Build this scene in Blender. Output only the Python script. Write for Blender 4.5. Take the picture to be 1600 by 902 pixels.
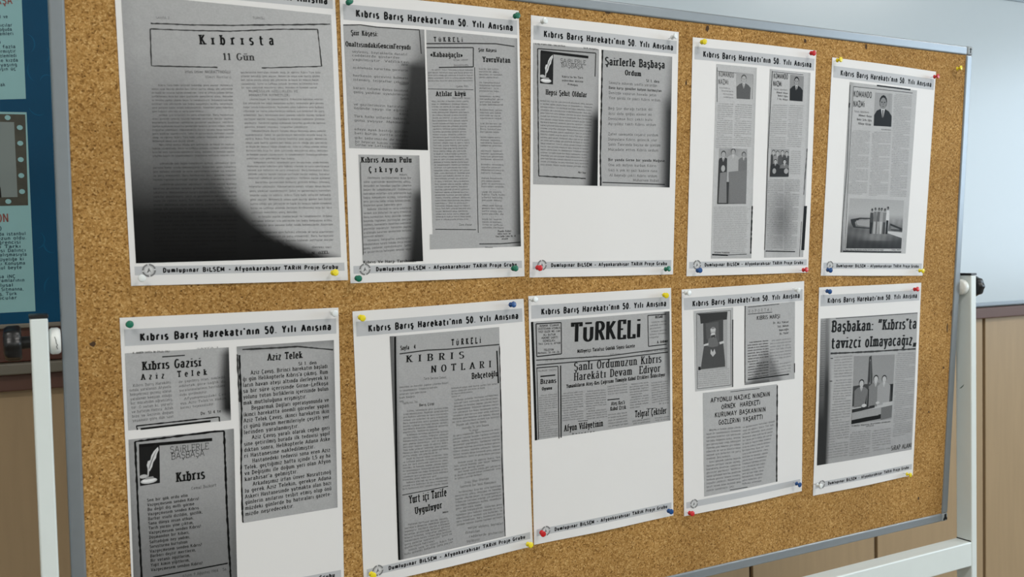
import bpy, math, random
from mathutils import Matrix, Vector
random.seed(7)
for o in list(bpy.data.objects): bpy.data.objects.remove(o)
SC = bpy.context.scene; COL = SC.collection

# ---------------------------------------------------------------- camera
CAMC = Vector((-0.46208, -1.32364, 1.34361))
RW = Matrix(((0.88117405, 0.0396927, -0.4711229), (-0.47222216, 0.02497862, -0.88112559), (-0.02320625, 0.99889967, 0.04075428)))
FPX = 1456.28
cd = bpy.data.cameras.new('camera'); cam = bpy.data.objects.new('camera', cd); COL.objects.link(cam)
cam.matrix_world = Matrix.Translation(CAMC) @ RW.to_4x4()
cd.sensor_fit = 'HORIZONTAL'; cd.sensor_width = 36; cd.lens = 36 * FPX / 1600; cd.clip_start = 0.05
cd.dof.use_dof = True; cd.dof.focus_distance = 1.62; cd.dof.aperture_fstop = 7
SC.camera = cam
SC.view_settings.view_transform = 'Standard'; SC.view_settings.look = 'None'
SC.view_settings.gamma = 1; SC.view_settings.use_curve_mapping = False
SC.view_settings.exposure = -0.13
# ---------------------------------------------------------------- world
w = bpy.data.worlds.new('sky'); SC.world = w; w.use_nodes = True
bg = w.node_tree.nodes['Background']
sky = w.node_tree.nodes.new('ShaderNodeTexSky'); sky.sky_type = 'HOSEK_WILKIE'; sky.turbidity = 4; sky.sun_direction = (-.3, -.5, .7)
w.node_tree.links.new(sky.outputs['Color'], bg.inputs['Color']); bg.inputs['Strength'].default_value = 0.8
ROOM_ROT = -0.055          # the stand is turned a little from the wall
ROOM_M = Matrix.Rotation(ROOM_ROT, 4, 'Z')
def area(name, loc, rot, sx, sy, power, col):
    l = bpy.data.lights.new(name, 'AREA'); l.shape = 'RECTANGLE'; l.size = sx; l.size_y = sy; l.energy = power; l.color = col
    o = bpy.data.objects.new(name, l); COL.objects.link(o)
    o.matrix_world = ROOM_M @ Matrix.Translation(loc) @ rot; return o
RX, RY = (-3.2, 5.2), (-5.0, 0.735)
CEIL = 2.95
CEILING_LIGHTS = [(-1.6, -1.4), (1.0, -1.4), (3.6, -1.4), (-1.6, -3.6), (1.0, -3.6), (3.6, -3.6)]
for (lx, ly) in CEILING_LIGHTS:
    area('ceiling_lamp_light', (lx, ly, CEIL - 0.07), Matrix.Identity(4), 1.15, 0.28, 26, (1.0, 0.967, 0.925))
area('daylight_through_window', (RX[1] - 0.05, -2.2, 1.75), Matrix.Rotation(math.radians(90), 4, 'Y'), 1.4, 3.6, 105, (0.70, 0.855, 1.0))

# ---------------------------------------------------------------- materials
def srgb(c):
    return tuple(((v / 255) / 12.92 if v / 255 <= .04045 else ((v / 255 + .055) / 1.055) ** 2.4) for v in c)
MATS = {}
def mat(name, col, rough=.6, metal=0, noise=0.0, nscale=40, bump=0.0, spec=.5, stretch=None, trans=0.0, alpha=None):
    if name in MATS: return MATS[name]
    m = bpy.data.materials.new(name); m.use_nodes = True; nt = m.node_tree; p = nt.nodes['Principled BSDF']
    c = srgb(col) + (1,)
    p.inputs['Base Color'].default_value = c; p.inputs['Roughness'].default_value = rough
    p.inputs['Metallic'].default_value = metal; p.inputs['Specular IOR Level'].default_value = spec
    p.inputs['Transmission Weight'].default_value = trans
    tc = nt.nodes.new('ShaderNodeTexCoord'); mp = nt.nodes.new('ShaderNodeMapping'); nz = nt.nodes.new('ShaderNodeTexNoise')
    nt.links.new(tc.outputs['Object'], mp.inputs[0]); nt.links.new(mp.outputs[0], nz.inputs[0])
    if stretch: mp.inputs['Scale'].default_value = stretch
    nz.inputs['Scale'].default_value = nscale; nz.inputs['Detail'].default_value = 4
    mx = nt.nodes.new('ShaderNodeMix'); mx.data_type = 'RGBA'
    mx.inputs['A'].default_value = tuple(v * (1 - noise) for v in c[:3]) + (1,)
    mx.inputs['B'].default_value = tuple(min(1, v * (1 + noise)) for v in c[:3]) + (1,)
    nt.links.new(nz.outputs['Fac'], mx.inputs['Factor']); nt.links.new(mx.outputs['Result'], p.inputs['Base Color'])
    if bump:
        b = nt.nodes.new('ShaderNodeBump'); b.inputs['Strength'].default_value = bump; b.inputs['Distance'].default_value = .001
        nt.links.new(nz.outputs['Fac'], b.inputs['Height']); nt.links.new(b.outputs[0], p.inputs['Normal'])
    MATS[name] = m; return m
M_PAPER = mat('white_paper', (228, 226, 225), .55, noise=.015, nscale=9)
M_BAND = mat('grey_print', (186, 187, 190), .55, noise=.03, nscale=300)
M_INK = mat('black_ink', (16, 16, 18), .5, noise=.15, nscale=400, spec=.12)
M_INK2 = mat('newsprint_ink', (58, 59, 62), .6, spec=.12, noise=.2, nscale=500)
M_INK3 = mat('faded_newsprint_ink', (98, 100, 102), .6, spec=.12, noise=.2, nscale=500)
M_ALU = mat('brushed_aluminium', (138, 144, 149), .3, .4, noise=.05, nscale=60, stretch=(1, 1, 1))
M_PLASTG = mat('grey_plastic', (150, 156, 160), .45)
M_BLACK = mat('black_plastic', (14, 14, 16), .32)
M_BLACKM = mat('black_recess', (10, 10, 10), .8)
M_WHITE = mat('white_enamel', (220, 227, 225), .3, noise=.03, nscale=25)
M_WPLAST = mat('white_plastic', (226, 228, 224), .3)
M_STEEL = mat('needle_steel', (180, 180, 185), .25, 1)
M_PIN = {'green': mat('green_plastic', (10, 105, 80), .25), 'yellow': mat('yellow_plastic', (232, 212, 30), .25),
         'red': mat('red_plastic', (200, 35, 40), .25), 'blue': mat('blue_plastic', (20, 70, 130), .25),
         'white': mat('clear_white_plastic', (228, 232, 232), .15)}
M_WALL = mat('wall_paint', (222, 226, 222), .8, noise=.02, nscale=6)
M_CEIL = mat('ceiling_paint', (236, 236, 232), .9)
M_FLOOR = mat('floor_vinyl', (120, 112, 100), .4, noise=.15, nscale=8)
M_WB = mat('whiteboard_enamel', (194, 203, 208), .25, noise=.015, nscale=3)
M_PANEL = mat('beech_laminate', (172, 146, 112), .5, noise=.10, nscale=6, stretch=(9, 9, .7))
M_PANELG = mat('panel_groove_brown', (48, 28, 14), .6)
M_RAIL = mat('brown_laminate', (96, 64, 52), .45, noise=.12, nscale=8, stretch=(.6, 6, 6))
M_RED = mat('dark_red_brown_wood', (80, 42, 28), .5, noise=.25, nscale=8, stretch=(.6, 5, 5))
M_GREYT = mat('grey_tray_metal', (116, 110, 98), .5, .1)
M_CHIP = mat('dark_cork_chip', (70, 48, 26), .9)

def cork_material():
    m = bpy.data.materials.new('cork'); m.use_nodes = True; nt = m.node_tree; N = nt.nodes; L = nt.links; p = N['Principled BSDF']
    tc = N.new('ShaderNodeTexCoord')
    def vor(scale, feat='F1'):
        v = N.new('ShaderNodeTexVoronoi'); v.inputs['Scale'].default_value = scale; v.feature = feat; L.new(wp.outputs[0], v.inputs['Vector']); return v
    nzw = N.new('ShaderNodeTexNoise'); nzw.inputs['Scale'].default_value = 180; L.new(tc.outputs['Object'], nzw.inputs[0])
    wp = N.new('ShaderNodeMix'); wp.data_type = 'VECTOR'; wp.inputs['Factor'].default_value = .003
    L.new(tc.outputs['Object'], wp.inputs['A']); L.new(nzw.outputs['Color'], wp.inputs['B'])
    class O: pass
    o = O(); o.outputs = [wp.outputs['Result']]
    wp_ = wp; wp = o
    v1 = vor(430); v2 = vor(860); v3 = vor(190)
    sep = N.new('ShaderNodeSeparateColor'); L.new(v1.outputs['Color'], sep.inputs[0])
    cr = N.new('ShaderNodeValToRGB'); e = cr.color_ramp.elements
    e[0].position = 0; e[0].color = srgb((122, 86, 42)) + (1,); e[1].position = 1; e[1].color = srgb((206, 170, 114)) + (1,)
    for pos, c in ((.06, (140, 102, 52)), (.2, (162, 122, 67)), (.55, (178, 137, 80)), (.85, (190, 151, 94))):
        q = e.new(pos); q.color = srgb(c) + (1,)
    L.new(sep.outputs[0], cr.inputs[0])
    sep2 = N.new('ShaderNodeSeparateColor'); L.new(v2.outputs['Color'], sep2.inputs[0])
    cr2 = N.new('ShaderNodeValToRGB'); cr2.color_ramp.elements[0].color = (.74, .70, .62, 1); cr2.color_ramp.elements[1].color = (1.14, 1.13, 1.12, 1)
    L.new(sep2.outputs[1], cr2.inputs[0])
    mu = N.new('ShaderNodeMix'); mu.data_type = 'RGBA'; mu.blend_type = 'MULTIPLY'; mu.inputs['Factor'].default_value = 1
    L.new(cr.outputs[0], mu.inputs['A']); L.new(cr2.outputs[0], mu.inputs['B'])
    # rare dark bark specks
    sep3 = N.new('ShaderNodeSeparateColor'); L.new(v3.outputs['Color'], sep3.inputs[0])
    th = N.new('ShaderNodeMath'); th.operation = 'LESS_THAN'; th.inputs[1].default_value = .045; L.new(sep3.outputs[2], th.inputs[0])
    th2 = N.new('ShaderNodeMath'); th2.operation = 'LESS_THAN'; th2.inputs[1].default_value = .0036; L.new(v3.outputs['Distance'], th2.inputs[0])
    th2.inputs[1].default_value = .30
    an = N.new('ShaderNodeMath'); an.operation = 'MULTIPLY'; L.new(th.outputs[0], an.inputs[0]); L.new(th2.outputs[0], an.inputs[1])
    mk = N.new('ShaderNodeMix'); mk.data_type = 'RGBA'; L.new(an.outputs[0], mk.inputs['Factor']); L.new(mu.outputs['Result'], mk.inputs['A'])
    mk.inputs['B'].default_value = srgb((96, 66, 30)) + (1,)
    big = N.new('ShaderNodeTexNoise'); big.inputs['Scale'].default_value = 7; L.new(tc.outputs['Object'], big.inputs[0])
    crb = N.new('ShaderNodeValToRGB'); crb.color_ramp.elements[0].position = .3; crb.color_ramp.elements[0].color = (.86, .84, .8, 1); crb.color_ramp.elements[1].position = .7; crb.color_ramp.elements[1].color = (1.06, 1.06, 1.05, 1)
    L.new(big.outputs['Fac'], crb.inputs[0])
    m3 = N.new('ShaderNodeMix'); m3.data_type = 'RGBA'; m3.blend_type = 'MULTIPLY'; m3.inputs['Factor'].default_value = 1
    L.new(mk.outputs['Result'], m3.inputs['A']); L.new(crb.outputs[0], m3.inputs['B'])
    L.new(m3.outputs['Result'], p.inputs['Base Color']); p.inputs['Roughness'].default_value = .85; p.inputs['Specular IOR Level'].default_value = .2
    b = N.new('ShaderNodeBump'); b.inputs['Strength'].default_value = .5; b.inputs['Distance'].default_value = .001
    L.new(sep2.outputs[1], b.inputs['Height']); L.new(b.outputs[0], p.inputs['Normal'])
    return m
M_CORK = cork_material()
def tone_material():       # greys of the printed scans come from the colour attribute of each print
    m = bpy.data.materials.new('printed_scan_grey'); m.use_nodes = True; nt = m.node_tree; N = nt.nodes; L = nt.links; p = N['Principled BSDF']
    at = N.new('ShaderNodeAttribute'); at.attribute_name = 'tone'
    tc = N.new('ShaderNodeTexCoord'); nz = N.new('ShaderNodeTexNoise'); nz.inputs['Scale'].default_value = 420; nz.inputs['Detail'].default_value = 2
    L.new(tc.outputs['Object'], nz.inputs[0])
    cr = N.new('ShaderNodeValToRGB'); cr.color_ramp.elements[0].color = (.86,) * 3 + (1,); cr.color_ramp.elements[1].color = (1.12,) * 3 + (1,)
    L.new(nz.outputs['Fac'], cr.inputs[0])
    mu = N.new('ShaderNodeMix'); mu.data_type = 'RGBA'; mu.blend_type = 'MULTIPLY'; mu.inputs['Factor'].default_value = 1
    L.new(at.outputs['Color'], mu.inputs['A']); L.new(cr.outputs[0], mu.inputs['B']); L.new(mu.outputs['Result'], p.inputs['Base Color'])
    p.inputs['Roughness'].default_value = .5; p.inputs['Specular IOR Level'].default_value = .12; return m
M_TONE = tone_material()

# ---------------------------------------------------------------- object helpers
def link(o, parent=None, mtx=None):
    COL.objects.link(o)
    if parent: o.parent = parent
    elif mtx is not None: o.matrix_world = mtx
    return o
def mesh_obj(name, verts, faces, m, parent=None, mtx=None, smooth=False, tones=None):
    me = bpy.data.meshes.new(name); me.from_pydata(verts, [], faces); me.materials.append(m)
    if smooth:
        for p in me.polygons: p.use_smooth = True
    if tones:
        a = me.color_attributes.new('tone', 'FLOAT_COLOR', 'POINT')
        for i, t in enumerate(tones): a.data[i].color = (t, t, t * 1.01, 1)
    me.update(); return link(bpy.data.objects.new(name, me), parent, mtx)
def tag(o, label=None, cat=None, group=None, kind=None):
    for k, v in (('label', label), ('category', cat), ('group', group), ('kind', kind)):
        if v: o[k] = v
    return o
def empty(name, mtx, label, cat, group=None):
    o = bpy.data.objects.new(name, None); o.empty_display_size = .05; COL.objects.link(o); o.matrix_world = mtx
    return tag(o, label, cat, group)
def box_geo(x0, x1, y0, y1, z0, z1):
    v = [(x, y, z) for x in (x0, x1) for y in (y0, y1) for z in (z0, z1)]
    return v, [(0, 1, 3, 2), (4, 6, 7, 5), (0, 4, 5, 1), (2, 3, 7, 6), (0, 2, 6, 4), (1, 5, 7, 3)]
def box(name, b, m, parent=None, mtx=None, bevel=0, seg=2):
    v, f = box_geo(*b); o = mesh_obj(name, v, f, m, parent, mtx)
    if bevel:
        md = o.modifiers.new('bevel', 'BEVEL'); md.width = bevel; md.segments = seg; md.limit_method = 'ANGLE'
        for p in o.data.polygons: p.use_smooth = False
    return o
def lathe(prof, axis='Z', n=20, org=(0, 0, 0), flute=0, fn=8):
    """prof: [(r, t)]; axis along which t runs"""
    v, f = [], []
    for (r, t) in prof:
        for i in range(n):
            a = 2 * math.pi * i / n; rr = r * (1 + flute * math.cos(fn * a)); c, s = rr * math.cos(a), rr * math.sin(a)
            p = {'Z': (c, s, t), 'X': (t, c, s), 'Y': (c, t, s)}[axis]
            v.append((p[0] + org[0], p[1] + org[1], p[2] + org[2]))
    for k in range(len(prof) - 1):
        for i in range(n):
            j = (i + 1) % n; f.append((k * n + i, k * n + j, (k + 1) * n + j, (k + 1) * n + i))
    f.append(tuple(range(n))[::-1]); f.append(tuple(range((len(prof) - 1) * n, len(prof) * n)))
    return v, f

# ---------------------------------------------------------------- planes of the place
TH = math.radians(3.7)
BOARD_M = Matrix.Translation((0, 0, 1.35)) @ Matrix.Rotation(math.pi / 2 + TH, 4, 'X')   # local x right, y up the board, z out of it
WALL_Y = RY[1]
WALL_M = ROOM_M @ Matrix.Translation((0, WALL_Y, 0)) @ Matrix.Rotation(math.pi / 2, 4, 'X')  # x right, y up, z out of the wall
def plane_hit(M, px, py, h=0.0):
    Mi = M.inverted(); o = Mi @ CAMC
    d = (M.to_3x3().inverted()) @ (RW @ Vector(((px - 800) / FPX, (451 - py) / FPX, -1)))
    s = (h - o.z) / d.z; q = o + d * s; return Vector((q.x, q.y))

# ---------------------------------------------------------------- stroke lettering
ARC = [8]
def arc(cx, cy, rx, ry, a0, a1):
    n = max(2, int(ARC[0] * abs(a1 - a0) / 180 + .5))
    return [(cx + rx * math.cos(math.radians(a0 + (a1 - a0) * i / n)), cy + ry * math.sin(math.radians(a0 + (a1 - a0) * i / n))) for i in range(n + 1)]
def glyphs():
    A = arc; G = {}
    G['A'] = (6.4, [[(0, 0), (3.2, 10), (6.4, 0)], [(1.1, 3.4), (5.3, 3.4)]])
    G['B'] = (5.8, [[(0.8, 0), (0.8, 10)], [(0, 10)] + A(3.2, 7.6, 2.2, 2.4, 90, -90) + [(.8, 5.2)], [(.8, 5.2)] + A(3.2, 2.6, 2.6, 2.6, 90, -90) + [(0, 0)]])
    G['C'] = (5.8, [A(3, 5, 3, 5, 48, 312)])
    G['D'] = (6, [[(0.8, 0), (.8, 10)], [(0, 10)] + A(2.5, 5, 3.5, 5, 90, -90) + [(0, 0)]])
    G['E'] = (5.2, [[(.8, 0), (.8, 10)], [(5, 8), (5, 10), (0, 10)], [(.8, 5.2), (4, 5.2)], [(0, 0), (5.2, 0), (5.2, 2)]])
    G['F'] = (5, [[(.8, 0), (.8, 10)], [(5, 8), (5, 10), (0, 10)], [(.8, 5.2), (4, 5.2)]])
    G['G'] = (6, [A(3, 5, 3, 5, 48, 340) + [(6, 4.6), (3.6, 4.6)]])
    G['H'] = (6.2, [[(.6, 0), (.6, 10)], [(5.6, 0), (5.6, 10)], [(.6, 5.2), (5.6, 5.2)]])
    G['I'] = (2, [[(1, 0), (1, 10)]])
    G['J'] = (4.2, [[(3.4, 10), (3.4, 2.2)] + A(1.8, 2.2, 1.6, 2.2, 0, -160)])
    G['K'] = (6, [[(.6, 0), (.6, 10)], [(5.5, 10), (.6, 4.2)], [(2.2, 5.8), (5.8, 0)]])
    G['L'] = (5, [[(.8, 0), (.8, 10)], [(0, 0), (5, 0), (5, 2)]])
    G['M'] = (8, [[(.6, 0), (.6, 10), (4, 2), (7.4, 10), (7.4, 0)]])
    G['N'] = (6.4, [[(.6, 0), (.6, 10), (5.8, 0), (5.8, 10)]])
    G['O'] = (6.2, [A(3.1, 5, 3.1, 5, 0, 360)])
    G['P'] = (5.6, [[(.8, 0), (.8, 10)], [(0, 10)] + A(3, 7.4, 2.5, 2.6, 90, -90) + [(.8, 4.8)]])
    G['R'] = (6, [[(.8, 0), (.8, 10)], [(0, 10)] + A(3, 7.6, 2.5, 2.4, 90, -90) + [(.8, 5.2)], [(3, 5.2), (5.8, 0)]])
    G['S'] = (5.2, [A(2.6, 7.6, 2.4, 2.4, 30, 250) + A(2.6, 2.6, 2.6, 2.6, 75, -150)])
    G['T'] = (6, [[(3, 0), (3, 10)], [(0, 8.2), (0, 10), (6, 10), (6, 8.2)]])
    G['U'] = (6.2, [[(.6, 10), (.6, 3)] + A(3.1, 3, 2.5, 3, 180, 360) + [(5.6, 10)]])
    G['V'] = (6.2, [[(0, 10), (3.1, 0), (6.2, 10)]])
    G['W'] = (8.6, [[(0, 10), (2.2, 0), (4.3, 8), (6.4, 0), (8.6, 10)]])
    G['X'] = (6, [[(0, 0), (6, 10)], [(0, 10), (6, 0)]])
    G['Y'] = (6, [[(0, 10), (3, 5), (6, 10)], [(3, 5), (3, 0)]])
    G['Z'] = (5.4, [[(0, 8.2), (0, 10), (5.2, 10), (0, 0), (5.4, 0), (5.4, 1.8)]])
    G['Q'] = (6.2, [A(3.1, 5, 3.1, 5, 0, 360), [(3.6, 2.4), (6.2, -.6)]])
    G['a'] = (4.8, [[(.5, 5.6)] + A(2.3, 5.2, 1.8, 1.8, 150, 20) + [(4, 5), (4, .6), (4.9, 0)], [(4, 4)] + A(2, 2.1, 1.8, 1.9, 90, 270) + [(4, 1)]])
    G['b'] = (5, [[(.7, 0), (.7, 10)], [(.7, 5.2)] + A(2.7, 3.5, 2.1, 3.5, 110, -110) + [(.7, 1.2)]])
    G['c'] = (4.4, [A(2.4, 3.5, 2.3, 3.5, 45, 315)])
    G['d'] = (5, [[(4.3, 0), (4.3, 10)], [(4.3, 5.6)] + A(2.3, 3.5, 2.1, 3.5, 70, 290) + [(4.3, 1.4)]])
    G['e'] = (4.8, [[(.3, 3.7), (4.6, 3.7)] + A(2.4, 3.5, 2.2, 3.5, 15, 318)])
    G['f'] = (4, [[(1.6, 0), (1.6, 8)] + A(3.1, 8.2, 1.5, 1.8, 180, 45), [(-.4, 6.3), (4.2, 6.3)]])
    G['g'] = (5, [[(4.3, 7), (4.3, -1)] + A(2.5, -1, 1.8, 2, 0, -140), [(4.3, 5.6)] + A(2.3, 3.7, 2, 3.2, 70, 290) + [(4.3, 1.8)]])
    G['h'] = (5.2, [[(.7, 0), (.7, 10)], [(.7, 5)] + A(2.8, 5, 1.8, 2, 150, 0) + [(4.6, 0)]])
    G['ı'] = (2, [[(1, 0), (1, 7)]])
    G['i'] = (2, [[(1, 0), (1, 7)], [(1, 8.9), (1, 9.8)]])
    G['j'] = (2.6, [[(1.8, 7), (1.8, -1.4)] + A(.6, -1.4, 1.2, 1.4, 0, -110), [(1.8, 8.9), (1.8, 9.8)]])
    G['k'] = (5, [[(.7, 0), (.7, 10)], [(4.5, 7), (.7, 3)], [(2, 4.2), (4.9, 0)]])
    G['l'] = (2, [[(1, 0), (1, 10)]])
    G['m'] = (8, [[(.7, 0), (.7, 7)], [(.7, 5)] + A(2.4, 5.2, 1.6, 1.8, 150, 0) + [(4, 0)], [(4, 5)] + A(5.8, 5.2, 1.6, 1.8, 150, 0) + [(7.4, 0)]])
    G['n'] = (5.2, [[(.7, 0), (.7, 7)], [(.7, 5)] + A(2.8, 5, 1.8, 2, 150, 0) + [(4.6, 0)]])
    G['o'] = (4.9, [A(2.45, 3.5, 2.3, 3.5, 0, 360)])
    G['p'] = (5, [[(.7, -3), (.7, 7)], [(.7, 5.4)] + A(2.7, 3.5, 2.1, 3.5, 110, -110) + [(.7, 1.2)]])
    G['r'] = (3.8, [[(.8, 0), (.8, 7)], [(.8, 4.8)] + A(2.8, 5, 1.6, 2, 150, 40)])
    G['s'] = (4, [A(2, 5.3, 1.7, 1.7, 30, 250) + A(2, 1.8, 1.9, 1.8, 75, -150)])
    G['t'] = (4.4, [[(1.6, 9.2), (1.6, 1.6)] + A(3.0, 1.6, 1.4, 1.6, 180, 320), [(-.4, 6.5), (4.6, 6.5)]])
    G['u'] = (5.2, [[(.7, 7), (.7, 2)] + A(2.5, 2, 1.8, 2, 180, 340) + [(4.5, 2)], [(4.5, 7), (4.5, 0)]])
    G['v'] = (4.8, [[(0, 7), (2.4, 0), (4.8, 7)]])
    G['w'] = (7, [[(0, 7), (1.8, 0), (3.5, 6), (5.2, 0), (7, 7)]])
    G['y'] = (4.8, [[(0, 7), (2.5, .4)], [(4.8, 7), (2, -2), (.6, -3)]])
    G['z'] = (4.4, [[(0, 7), (4.2, 7), (0, 0), (4.4, 0)]])
    G['0'] = (5, [A(2.5, 5, 2.4, 5, 0, 360)])
    G['1'] = (3, [[(.2, 8), (1.8, 10), (1.8, 0)]])
    G['2'] = (5, [[(.2, 8)] + A(2.5, 7.4, 2.3, 2.6, 160, -20) + [(0, 0), (5, 0)]])
    G['3'] = (5, [A(2.4, 7.6, 2.2, 2.4, 150, -80) + A(2.4, 2.6, 2.5, 2.6, 80, -150)])
    G['4'] = (5, [[(3.8, 0), (3.8, 10), (0, 3), (5, 3)]])
    G['5'] = (5, [[(4.6, 10), (.8, 10), (.6, 5.4)] + A(2.4, 3.2, 2.5, 3.2, 110, -150)])
    G['6'] = (5, [[(4.2, 9.6), (1.2, 6), (.3, 3)] + A(2.5, 3, 2.3, 3, 180, -180)])
    G['7'] = (5, [[(0, 10), (4.8, 10), (1.8, 0)]])
    G['8'] = (5, [A(2.5, 7.6, 2.1, 2.4, 0, 360), A(2.5, 2.6, 2.5, 2.6, 0, 360)])
    G['9'] = (5, [A(2.5, 7, 2.3, 3, 0, 360) + [(4.6, 4), (2, 0)]])
    G['.'] = (1.4, [[(.7, .1), (.7, 1.1)]]); G[','] = (1.4, [[(.9, .9), (.4, -1.4)]])
    G[':'] = (1.6, [[(.8, .1), (.8, 1.2)], [(.8, 5), (.8, 6.1)]]); G[';'] = (1.6, [[(.9, .9), (.4, -1.4)], [(.8, 5), (.8, 6.1)]])
    G["'"] = (1.4, [[(.8, 10), (.5, 7.6)]]); G['–'] = (5, [[(.4, 4), (4.6, 4)]]); G['-'] = (3.4, [[(.4, 4), (3, 4)]])
    G['!'] = (1.6, [[(.8, 10), (.8, 3)], [(.8, .1), (.8, 1.1)]])
    G['“'] = (4.8, [[(.4, 6.8), (1.2, 10.4)], [(3.4, 6.8), (4.2, 10.4)]]); G['„'] = (4.4, [[(1.2, 2), (.2, -2)], [(4, 2), (3, -2)]])
    G['«'] = (5, [[(2.4, 6), (.4, 3.6), (2.4, 1.2)], [(4.8, 6), (2.8, 3.6), (4.8, 1.2)]]); G['»'] = (5, [[(.2, 6), (2.2, 3.6), (.2, 1.2)], [(2.6, 6), (4.6, 3.6), (2.6, 1.2)]])
    G['('] = (2.2, [A(2.4, 4, 1.9, 6, 120, 240)]); G[')'] = (2.2, [A(-.2, 4, 1.9, 6, 60, -60)])
    G['*'] = (3, [[(0, 3), (3, 6)], [(0, 6), (3, 3)]]); G['/'] = (4, [[(0, 0), (4, 10)]])
    def der(new, base, extra): w, p = G[base]; G[new] = (w, p + extra(w))
    ced = lambda w: [[(w / 2, -.3), (w / 2 + .5, -1.8), (w / 2 - .8, -2.4)]]
    for n, b in (('ç', 'c'), ('ş', 's'), ('Ç', 'C'), ('Ş', 'S')): der(n, b, ced)
    um = lambda h: (lambda w: [[(w / 2 - 1.2, h), (w / 2 - 1.2, h + 1)], [(w / 2 + 1.2, h), (w / 2 + 1.2, h + 1)]])
    for n, b, h in (('ö', 'o', 8.8), ('ü', 'u', 8.8)): der(n, b, um(h))
    sq = lambda b: [[(x, y * .76) for x, y in pl] for pl in G[b][1]]
    for n, b in (('Ö', 'O'), ('Ü', 'U')): G[n] = (G[b][0], sq(b) + um(9.2)(G[b][0]))
    der('ğ', 'g', lambda w: [[(w / 2 - 1.4, 9.8), (w / 2, 8.8), (w / 2 + 1.4, 9.8)]]); der('Ğ', 'G', lambda w: [[(w / 2 - 1.4, 12.8), (w / 2, 11.6), (w / 2 + 1.4, 12.8)]])
    der('â', 'a', lambda w: [[(w / 2 - 1.3, 8.4), (w / 2, 9.6), (w / 2 + 1.3, 8.4)]]); G['İ'] = (2, [[(1, 0), (1, 7.6)], [(1, 9.2), (1, 10.2)]])
    return G
GSETS = {}
def gset(n):
    if n not in GSETS: ARC[0] = n; GSETS[n] = glyphs()
    return GSETS[n]
# style: arc detail, pen half widths (x, y), serif half length, serif thickness, letter spacing
STY = {'head': (4, 1.55, 1.2, 0, 0, 3.8), 'slab': (8, 1.35, .66, 2.3, .68, 3.2), 'serif': (10, 1.05, .36, 2.0, .4, 3.0), 'slabc': (8, 1.5, .8, 2.2, .75, 3.3),
       'type': (3, .42, .36, .9, .34, 2.0), 'bold': (3, .9, .62, 1.3, .5, 2.4), 'sans': (8, .36, .42, 0, 0, 1.4), 'sansb': (8, .9, .85, 0, 0, 2.6), 'deco': (12, 1.35, .5, 0, 0, 2.6)}
def ribbon(pl, hx, hy, V, F, tf):
    for i in range(1, len(pl) - 1):          # very sharp corners: start a new stroke
        a = ((pl[i][0] - pl[i - 1][0]) / hx, (pl[i][1] - pl[i - 1][1]) / hy); b = ((pl[i + 1][0] - pl[i][0]) / hx, (pl[i + 1][1] - pl[i][1]) / hy)
        if a[0] * b[0] + a[1] * b[1] < -.15 * math.hypot(*a) * math.hypot(*b):
            ribbon(pl[:i + 1], hx, hy, V, F, tf); ribbon(pl[i:], hx, hy, V, F, tf); return
    pts = [(x / hx, y / hy) for x, y in pl]; q = [pts[0]]
    for p in pts[1:]:
        if (p[0] - q[-1][0]) ** 2 + (p[1] - q[-1][1]) ** 2 > 1e-4: q.append(p)
    if len(q) < 2: return
    n = len(q); closed = (q[0][0] - q[-1][0]) ** 2 + (q[0][1] - q[-1][1]) ** 2 < 1e-3 and n > 3
    b = len(V)
    for i in range(n):
        def nrm(a, c):
            dx, dy = c[0] - a[0], c[1] - a[1]; l = math.hypot(dx, dy) or 1; return (-dy / l, dx / l)
        if 0 < i < n - 1: n1, n2 = nrm(q[i - 1], q[i]), nrm(q[i], q[i + 1])
        elif closed: n1, n2 = nrm(q[-2], q[-1]), nrm(q[0], q[1])
        elif i == 0: n1 = n2 = nrm(q[0], q[1])
        else: n1 = n2 = nrm(q[-2], q[-1])
        mx, my = n1[0] + n2[0], n1[1] + n2[1]; d = (mx * n1[0] + my * n1[1]) or .1
        k = min(1 / d, 1.6 / (math.hypot(mx, my) or 1)) if d > 0 else 1
        mx *= k; my *= k
        V.append(tf((q[i][0] + mx) * hx, (q[i][1] + my) * hy)); V.append(tf((q[i][0] - mx) * hx, (q[i][1] - my) * hy))
    for i in range(n - 1): F.append((b + 2 * i, b + 2 * i + 1, b + 2 * i + 3, b + 2 * i + 2))
def text_geo(s, A, Bp, h, style, V, F, jitter=0):
    """letters of height h along the line A to Bp (2D)"""
    n, hx, hy, sl, st, sp = STY[style]; G = gset(n)
    W = 0
    for c in s: W += (3.4 if c == ' ' else G.get(c, G['o'])[0]) + sp
    W -= sp
    dx, dy = Bp[0] - A[0], Bp[1] - A[1]; L = math.hypot(dx, dy); ux, uy = dx / L, dy / L; kx = L / W; ky = h / 10
    x = 0
    for c in s:
        if c == ' ': x += 3.4 + sp; continue
        gw, pls = G.get(c, G['o']); jy = random.uniform(-jitter, jitter)
        def tf(a, b): X = (x + a) * kx; Y = (b + jy) * ky; return (A[0] + X * ux - Y * uy, A[1] + X * uy + Y * ux)
        for pl in pls:
            ribbon(pl, hx, hy, V, F, tf)
            if sl:
                for e, o in ((0, 1), (-1, -2)):
                    (ex, ey), (ox, oy) = pl[e], pl[o]
                    if abs(ey - oy) > 1.2 * abs(ex - ox) and (abs(ey) < .01 or abs(ey - 10) < .01 or abs(ey - 7) < .01 or abs(ey + 3) < .01) and abs(ey - oy) > 1.5:
                        y0, y1 = (ey, ey + 2 * st) if oy > ey else (ey - 2 * st, ey)
                        b = len(V); V += [tf(ex - sl, y0), tf(ex + sl, y0), tf(ex + sl, y1), tf(ex - sl, y1)]; F.append((b, b + 1, b + 2, b + 3))
        x += gw + sp

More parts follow.
